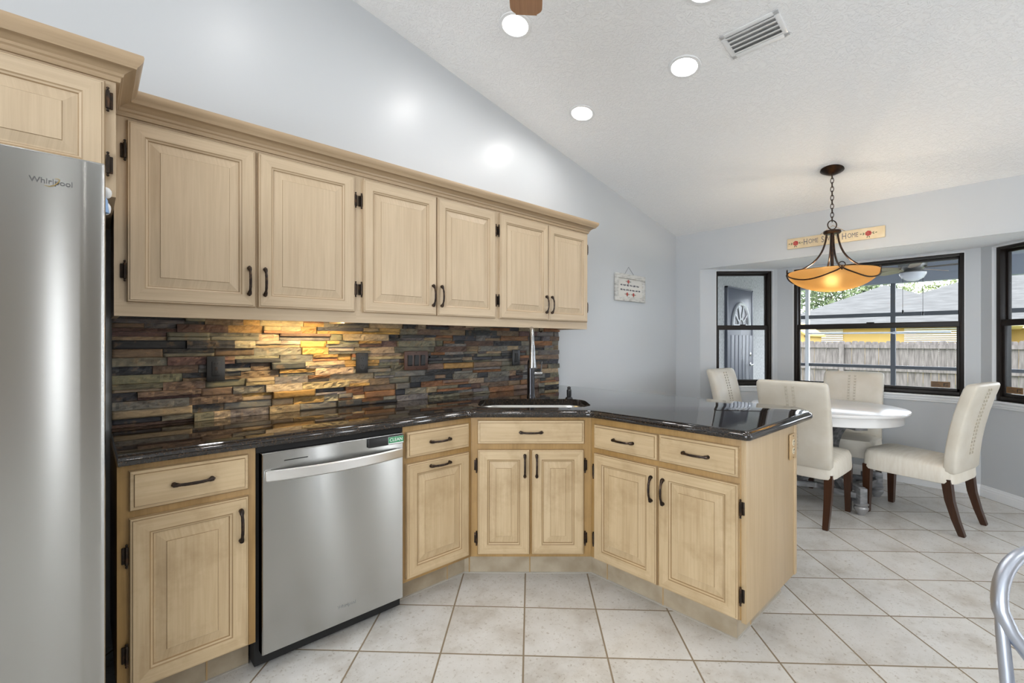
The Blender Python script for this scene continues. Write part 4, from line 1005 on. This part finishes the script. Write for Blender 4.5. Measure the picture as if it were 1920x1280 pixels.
for row, zz in ((0, 0.024), (1, -0.022)):
    x = -0.165
    while x < 0.165:
        wl = rs.uniform(0.018, 0.055); pts = [(x + wl * i / 10, -0.009, zz + (0.010 if i % 2 else -0.008) * rs.uniform(0.3, 1)) for i in range(11)]; mb.tube(pts, 0.0018, 5); x += wl + 0.016
mb.build('script_strokes', M['ink'], pc)
rose(pc, -0.03, -0.0085, 0.062, 0.8); rose(pc, -0.05, -0.0085, -0.062, 0.8); rose(pc, 0.06, -0.0085, -0.062, 0.8)
mb = MB(); mb.tube([(-0.09, -0.006, b), (-0.02, -0.004, b + 0.075), (0.07, -0.006, b)], 0.0016, 6); mb.build('hanging_wire', M['ink'], fr_)

# ------------------------------------------------------------------ pendant lamp
M['amber'] = mat('alabaster_glass', (0.80, 0.56, 0.28), 0.35)
nt = M['amber'].node_tree; b_ = bsdf(M['amber']); tl = nt.nodes.new('ShaderNodeBsdfTranslucent'); tl.inputs['Color'].default_value = (0.62, 0.42, 0.18, 1)
rf = nt.nodes.new('ShaderNodeBsdfRefraction'); rf.inputs['Color'].default_value = (0.95, 0.80, 0.52, 1); rf.inputs['IOR'].default_value = 1.22; rf.inputs['Roughness'].default_value = 0.62
mxr = nt.nodes.new('ShaderNodeMixShader'); mxr.inputs[0].default_value = 0.5; nt.links.new(tl.outputs[0], mxr.inputs[1]); nt.links.new(rf.outputs[0], mxr.inputs[2])
mxs = nt.nodes.new('ShaderNodeMixShader'); mxs.inputs[0].default_value = 0.8; om = nt.nodes['Material Output']
nt.links.new(b_.outputs[0], mxs.inputs[1]); nt.links.new(mxr.outputs[0], mxs.inputs[2]); nt.links.new(mxs.outputs[0], om.inputs['Surface'])
M['iron'] = noisy('rubbed_bronze', (0.030, 0.018, 0.013), (0.10, 0.048, 0.024), 30, rough=0.35, metal=0.8, lo=0.45, hi=0.8)
px, py = 4.209, 0.937; pz = zceil(px)
pd = thing('pendant_lamp', 'bronze pendant lamp with glowing amber bowl over the dining table', 'pendant lamp', (px, py, pz))
def zz_(z): return z - pz
cn = MB(); cn.lathe([(0.076, 0), (0.078, -0.006), (0.066, -0.014), (0.035, -0.034), (0.008, -0.040)], n=32); cn.xform(Matrix.Rotation(ca, 4, 'Y')); cn.build('canopy', M['iron'], pd)
z = zz_(2.565); k = 0; mb = MB()
while z > zz_(2.215):
    L = 0.022; R_ = 0.0105
    lp = [(R_ * math.cos(t), 0, z - L * 0.75 + L * math.sin(t) * 1.0) for t in [2 * PI * q / 14 for q in range(14)]]
    if k % 2: lp = [(0, p[0], p[2]) for p in lp]
    mb.tube(lp, 0.0026, 6, closed=True); z -= 0.033; k += 1
mb.build('chain', M['iron'], pd)
mb = MB(); t0 = Vector((R2.x, R2.y, 0)); mb.tube([Vector((0, 0, zz_(2.175))) + t0 * 0.034 * math.cos(t) + Vector((0, 0, 0.034 * math.sin(t))) for t in [2 * PI * q / 24 for q in range(24)]], 0.0042, 8, closed=True); mb.build('ring', M['iron'], pd)
mb = MB(); mb.lathe([(0.004, zz_(2.145)), (0.016, zz_(2.140)), (0.056, zz_(2.130)), (0.058, zz_(2.115)), (0.05, zz_(2.105)), (0.012, zz_(2.10))], n=28); mb.lathe([(0.011, zz_(2.11)), (0.011, zz_(1.70))], n=12); mb.lathe([(0.022, zz_(1.86)), (0.024, zz_(1.80)), (0.015, zz_(1.79))], n=16); mb.build('stem', M['iron'], pd)
RB = 0.292; ZR_ = 1.815
prof = []
for i in range(14):
    t = i / 13; r = RB * math.sin(t * PI / 2) if i else 0.002; prof.append((r, zz_(1.662 + (ZR_ - 1.662) * (1 - math.cos(t * PI / 2)) ** 0.92)))
inner = [(max(0.001, r - 0.006), z + 0.005) for r, z in prof]
mb = MB(); mb.lathe(prof + list(reversed(inner)), n=56, cap=False); bw = mb.build('glass_bowl', M['amber'], pd, 60)
a0 = math.radians(203.5)
for q in range(4):
    a = a0 + q * PI / 2; ux, uy = math.cos(a), math.sin(a); mb = MB(); path = []
    for i in range(15):
        s = i / 14; r = 0.035 + (RB + 0.008 - 0.035) * (s ** 2.3 * 0.85 + 0.15 * s); path.append((ux * r, uy * r, zz_(2.112 - (2.112 - ZR_ - 0.004) * (1 - (1 - s) ** 1.55))))
    mb.tube(path, 0.0068, 8); mb.tube([Vector((ux * (RB + 0.008), uy * (RB + 0.008), zz_(ZR_ + 0.012))) + Vector((-uy, ux, 0)) * 0.020 * math.cos(t) + Vector((0, 0, 0.020 * math.sin(t))) for t in [2 * PI * k / 18 for k in range(18)]], 0.0034, 6, closed=True)
    mb.lathe([(0.001, -0.02), (0.007, -0.014), (0.009, -0.006), (0.004, 0.004)], (ux * (RB + 0.008), uy * (RB + 0.008), zz_(ZR_ - 0.006)), 8); mb.build('arm', M['iron'], pd)
    mb = MB(); path = []
    for i in range(17):
        s = i / 16; aa = a + s * PI / 2; dz = 0.062 * math.sin(s * PI) ** 0.8
        zz2 = ZR_ - 0.008 - dz; t = math.acos(max(-1, min(1, 1 - ((zz2 - 1.662) / (ZR_ - 1.662)) ** (1 / 0.92)))); r = RB * math.sin(t) + 0.009
        path.append((r * math.cos(aa), r * math.sin(aa), zz_(zz2)))
    mb.tube(path, 0.0052, 8); mb.build('swag_bar', M['iron'], pd)
pl = bpy.data.lights.new('bulb_glow', 'POINT'); pl.energy = 15; pl.color = (1.0, 0.85, 0.64); pl.shadow_soft_size = 0.03
po = bpy.data.objects.new('bulb_glow', pl); COL.objects.link(po); po.parent = pd; po.location = (0, 0, zz_(1.745))
mb = MB(); bmesh.ops.create_icosphere(mb.bm, subdivisions=2, radius=0.026, matrix=Matrix.Translation((0.05, 0.02, zz_(1.78)))); mb.build('bulb', emit('bulb_glass', (1.0, 0.8, 0.5), 10), pd)

# ------------------------------------------------------------------ dining table
M['silver_paint'] = noisy('brushed_silver_paint', (0.15, 0.155, 0.165), (0.30, 0.305, 0.315), 14, rough=0.42, metal=0.45, stretch=(1, 1, 3))
M['table_white'] = mat('white_lacquer', (0.82, 0.82, 0.82), 0.18)
tb = thing('dining_table', 'round white dining table on a silver scrolled pedestal', 'table', (4.5, 1.05, 0))
mb = MB(); mb.lathe([(0.002, 0.750), (0.53, 0.750), (0.541, 0.747), (0.546, 0.738), (0.543, 0.728), (0.536, 0.724), (0.002, 0.724)], n=72); mb.build('tabletop', M['table_white'], tb)
mb = MB(); mb.lathe([(0.505, 0.724), (0.505, 0.655), (0.50, 0.652), (0.480, 0.652), (0.478, 0.724)], n=72, cap=False); mb.build('apron', M['table_white'], tb)
for q in range(4):
    a = PI / 4 + q * PI / 2; u = Vector((math.cos(a), math.sin(a), 0)); mb = MB(); v = Vector((-u.y, u.x, 0))
    rings = []
    for i in range(25):
        t = math.radians(70 + 220 * i / 24); rr_, zz3 = 0.325 + 0.255 * math.cos(t), 0.385 + 0.285 * math.sin(t)
        c = u * rr_ + Vector((0, 0, zz3)); nn = (u * math.cos(t) / 0.9 + Vector((0, 0, math.sin(t)))).normalized(); hw_ = 0.026; ht = 0.021
        rings.append([c + v * x_ + nn * y_ for x_, y_ in ((-hw_, -ht), (-0.012, -ht), (-0.008, -ht + 0.006), (0.008, -ht + 0.006), (0.012, -ht), (hw_, -ht), (hw_, ht), (0.012, ht), (0.008, ht - 0.006), (-0.008, ht - 0.006), (-0.012, ht), (-hw_, ht))])
    mb.loft(rings, smooth=True)
    c0 = u * 0.415 + Vector((0, 0, 0.125)); c1 = u * 0.425 + Vector((0, 0, 0.21))
    rot = Matrix.Rotation(a, 4, 'Z')
    mb.box((0.385, -0.027, 0.085), (0.445, 0.027, 0.20), bev=0.004, mat=rot); mb.box((0.30, -0.024, 0.165), (0.43, 0.024, 0.205), bev=0.004, mat=rot); mb.box((0.20, -0.045, 0.62), (0.42, 0.045, 0.66), bev=0.003, mat=rot)
    mb.build('scroll_leg', M['silver_paint'], tb, 40)
    mb = MB(); mb.lathe([(0.022, 0.0), (0.026, 0.008), (0.030, 0.018), (0.044, 0.040), (0.047, 0.054), (0.040, 0.066), (0.034, 0.070), (0.046, 0.076), (0.048, 0.083), (0.036, 0.090)], tuple(u * 0.415), 24); mb.build('ball_foot', mat('silver_foot', (0.42, 0.42, 0.43), 0.3, 0.7), tb)
for q in range(4):
    a = q * PI / 2; mb = MB(); path = []
    for i in range(15):
        s = -1 + i / 7; th = a + s * PI / 4; r = 0.405 - 0.20 * (1 - abs(s) ** 1.6); path.append((r * math.cos(th), r * math.sin(th), 0.135))
    rings = []
    for i, p in enumerate(path):
        p = Vector(p); t = (Vector(path[min(i + 1, 14)]) - Vector(path[max(i - 1, 0)])).normalized(); n_ = Vector((-t.y, t.x, 0)); rings.append([p + n_ * x_ + Vector((0, 0, z_)) for x_, z_ in ((-0.018, -0.02), (0.018, -0.02), (0.018, 0.02), (-0.018, 0.02))])
    mb.loft(rings, smooth=True); mb.build('stretcher', M['silver_paint'], tb, 40)
mb = MB(); mb.lathe([(0.10, 0.62), (0.12, 0.64), (0.12, 0.655), (0.02, 0.655)], n=24); mb.lathe([(0.055, 0.22), (0.06, 0.25), (0.06, 0.53), (0.05, 0.62)], n=20); mb.build('center_post', M['silver_paint'], tb)

# ------------------------------------------------------------------ parsons chairs
M['leather'] = noisy('cream_upholstery', (0.60, 0.55, 0.46), (0.66, 0.62, 0.54), 7, rough=0.42, bs=0.05, bd=0.003)
M['cover'] = noisy('ivory_seat_cover', (0.68, 0.63, 0.54), (0.74, 0.70, 0.62), 9, rough=0.75, bs=0.05, bd=0.003, stretch=(1, 6, 1))
M['stitch'] = mat('cream_lacing', (0.50, 0.45, 0.36), 0.6)
M['leg'] = wood('dark_walnut_leg', (0.055, 0.021, 0.009), (0.028, 0.011, 0.005), 0.28)
def sup(hw, hd, e=4.0, n=28):
    o_ = []
    for i in range(n):
        t = 2 * PI * i / n; c, s_ = math.cos(t), math.sin(t); o_.append((hw * math.copysign(abs(c) ** (2 / e), c), hd * math.copysign(abs(s_) ** (2 / e), s_)))
    return o_
def make_chair():
    """origin under the seat centre, sitter faces +y"""
    c = thing('dining_chair', '', 'chair')
    # seat with cover
    mb = MB(); rings = []
    for z, gx, gy, cr in ((0.325, -0.012, -0.012, 0), (0.330, 0.0, 0.0, 0), (0.345, 0.004, 0.004, 0), (0.43, 0.0, 0.0, 0), (0.452, -0.012, -0.012, 0), (0.462, -0.04, -0.04, 0), (0.472, -0.11, -0.11, 0), (0.475, -0.18, -0.18, 0)):
        rings.append([(a, 0.008 + b, z + (0.014 * (b / 0.27) if z > 0.44 else 0.0)) for a, b in sup(0.232 + gx, 0.268 + gy, 7)])
    mb.loft(rings); mb.build('seat', M['cover'], c, 50)
    # curved back
    mb = MB(); rings = []
    def yb(z): s = (z - 0.43) / 0.57; return -0.232 - 0.028 * s - 0.085 * s * s
    for z, g in ((0.40, -0.012), (0.415, 0), (0.50, 0), (0.60, 0), (0.70, 0), (0.80, 0), (0.90, 0), (0.965, 0), (0.985, -0.004), (0.997, -0.014), (1.002, -0.028)):
        hw_ = 0.226 + g - 0.010 * max(0, (0.75 - z)); rings.append([(a, yb(z) + b, z) for a, b in sup(hw_, 0.041 + g * 0.7, 5.5, 36)])
    mb.loft(rings); bk = mb.build('backrest', M['leather'], c, 50)
    # laced seam down both faces
    for face, xs in ((-1, -0.022), (-1, 0.022), (1, -0.022), (1, 0.022)):
        mb = MB()
        for k in range(18):
            z = 0.52 + k * 0.0255; y = yb(z + 0.01) + face * 0.0415
            if 1:
                mb.tube([(xs - 0.009, y, z), (xs, y + face * 0.0035, z + 0.007), (xs + 0.009, y, z + 0.015)], 0.0022, 5); mb.tube([(xs - 0.009, y, z + 0.015), (xs, y + face * 0.003, z + 0.007), (xs + 0.009, y, z)], 0.0022, 5)
        mb.build('lacing', M['stitch'], bk)
    for s in (-1, 1):
        mb = MB(); e = 0.024
        mb.loft([[(s * x + q[0] * w_, y + q[1] * w_, z) for q in ((-1, -1), (1, -1), (1, 1), (-1, 1))] for x, y, z, w_ in ((0.198, 0.238, 0.36, 0.0255), (0.199, 0.240, 0.2, 0.022), (0.20, 0.242, 0.008, 0.0175), (0.20, 0.242, 0.0, 0.015))], smooth=False); mb.build('leg', M['leg'], c, 30)
        mb = MB()
        mb.loft([[(s * x + q[0] * w_, y + q[1] * w_, z) for q in ((-1, -1), (1, -1), (1, 1), (-1, 1))] for x, y, z, w_ in ((0.198, -0.215, 0.36, 0.025), (0.198, -0.232, 0.22, 0.0225), (0.198, -0.262, 0.10, 0.0195), (0.198, -0.292, 0.008, 0.017), (0.198, -0.293, 0.0, 0.014))], smooth=False); mb.build('leg', M['leg'], c, 30)
    return c
ch = make_chair(); GRP = 'cream dining chairs around the round table'
ch['group'] = GRP; ch['label'] = 'cream dining chair nearest the peninsula with its back to the kitchen'
ch.location = (3.985, 1.045, 0); ch.rotation_euler = (0, 0, math.radians(-92))
dup(ch, (4.475, 0.462, 0), math.radians(-13), 'cream dining chair seen side-on at the right, pulled out from the table')
dup(ch, (4.905, 0.995, 0), math.radians(91), 'cream dining chair facing the kitchen in front of the center window')
dup(ch, (4.765, 1.70, 0), math.radians(174), 'cream dining chair by the left window, against the angled wall')

# ------------------------------------------------------------------ silver metal chair at the right edge
mc = thing('metal_chair', 'silver tubular metal chair cropped by the lower right corner', 'chair', (1.465, -0.150, -0.0), math.radians(-37))
def arc(c, r, a0, a1, n): return [(c[0] + r * math.cos(math.radians(a0 + (a1 - a0) * i / n)), c[1] + r * math.sin(math.radians(a0 + (a1 - a0) * i / n))) for i in range(n + 1)]
# hoop back in the local x-z plane (rear of the chair at y=0), seat toward -y
hoop = [(-0.085, 0.45), (-0.10, 0.55), (-0.145, 0.65), (-0.177, 0.70)] + [(-0.07 + 0.118 * math.cos(math.radians(a)), 0.722 + 0.118 * math.sin(math.radians(a))) for a in range(172, 95, -8)] + [(0.0, 0.841)]
hoop = hoop + [(-x, z) for x, z in reversed(hoop[:-1])]
mb = MB(); mb.tube([(x, 0.10 * (z - 0.47) / 0.4, z) for x, z in hoop], 0.0125, 14, flat=1.15); mb.build('hoop_back', M['alu'], mc)
for x in (-0.07, 0.0, 0.07):
    mb = MB(); mb.box((x - 0.014, -0.003, 0.47), (x + 0.014, 0.003, 0.836 if x == 0 else 0.83), bev=0.002); mb.xform(Matrix.Shear('XY', 4, (0, 0)) if False else Matrix.Translation((0, 0, 0))); 
    for v in mb.bm.verts: v.co.y += 0.10 * (v.co.z - 0.47) / 0.4
    mb.build('slat', M['alu'], mc)
mb = MB(); mb.loft([[(a, -0.19 + b, z) for a, b in sup(0.20 + g, 0.20 + g, 5)] for z, g in ((0.445, -0.006), (0.448, 0), (0.462, 0), (0.466, -0.008))]); mb.build('seat', M['alu'], mc)
for s in (-1, 1):
    mb = MB(); mb.tube([(s * 0.186, 0.072, 0.745), (s * 0.184, 0.066, 0.69), (s * 0.181, 0.058, 0.58), (s * 0.181, 0.06, 0.45), (s * 0.19, 0.10, 0.25), (s * 0.195, 0.13, 0.0)], [0.006, 0.0105, 0.0115, 0.0125, 0.0125, 0.0125], 12); mb.build('leg', M['alu'], mc)
    mb = MB(); mb.tube([(s * 0.16, -0.36, 0.45), (s * 0.18, -0.385, 0.2), (s * 0.185, -0.395, 0.0)], 0.0135, 12); mb.build('leg', M['alu'], mc)
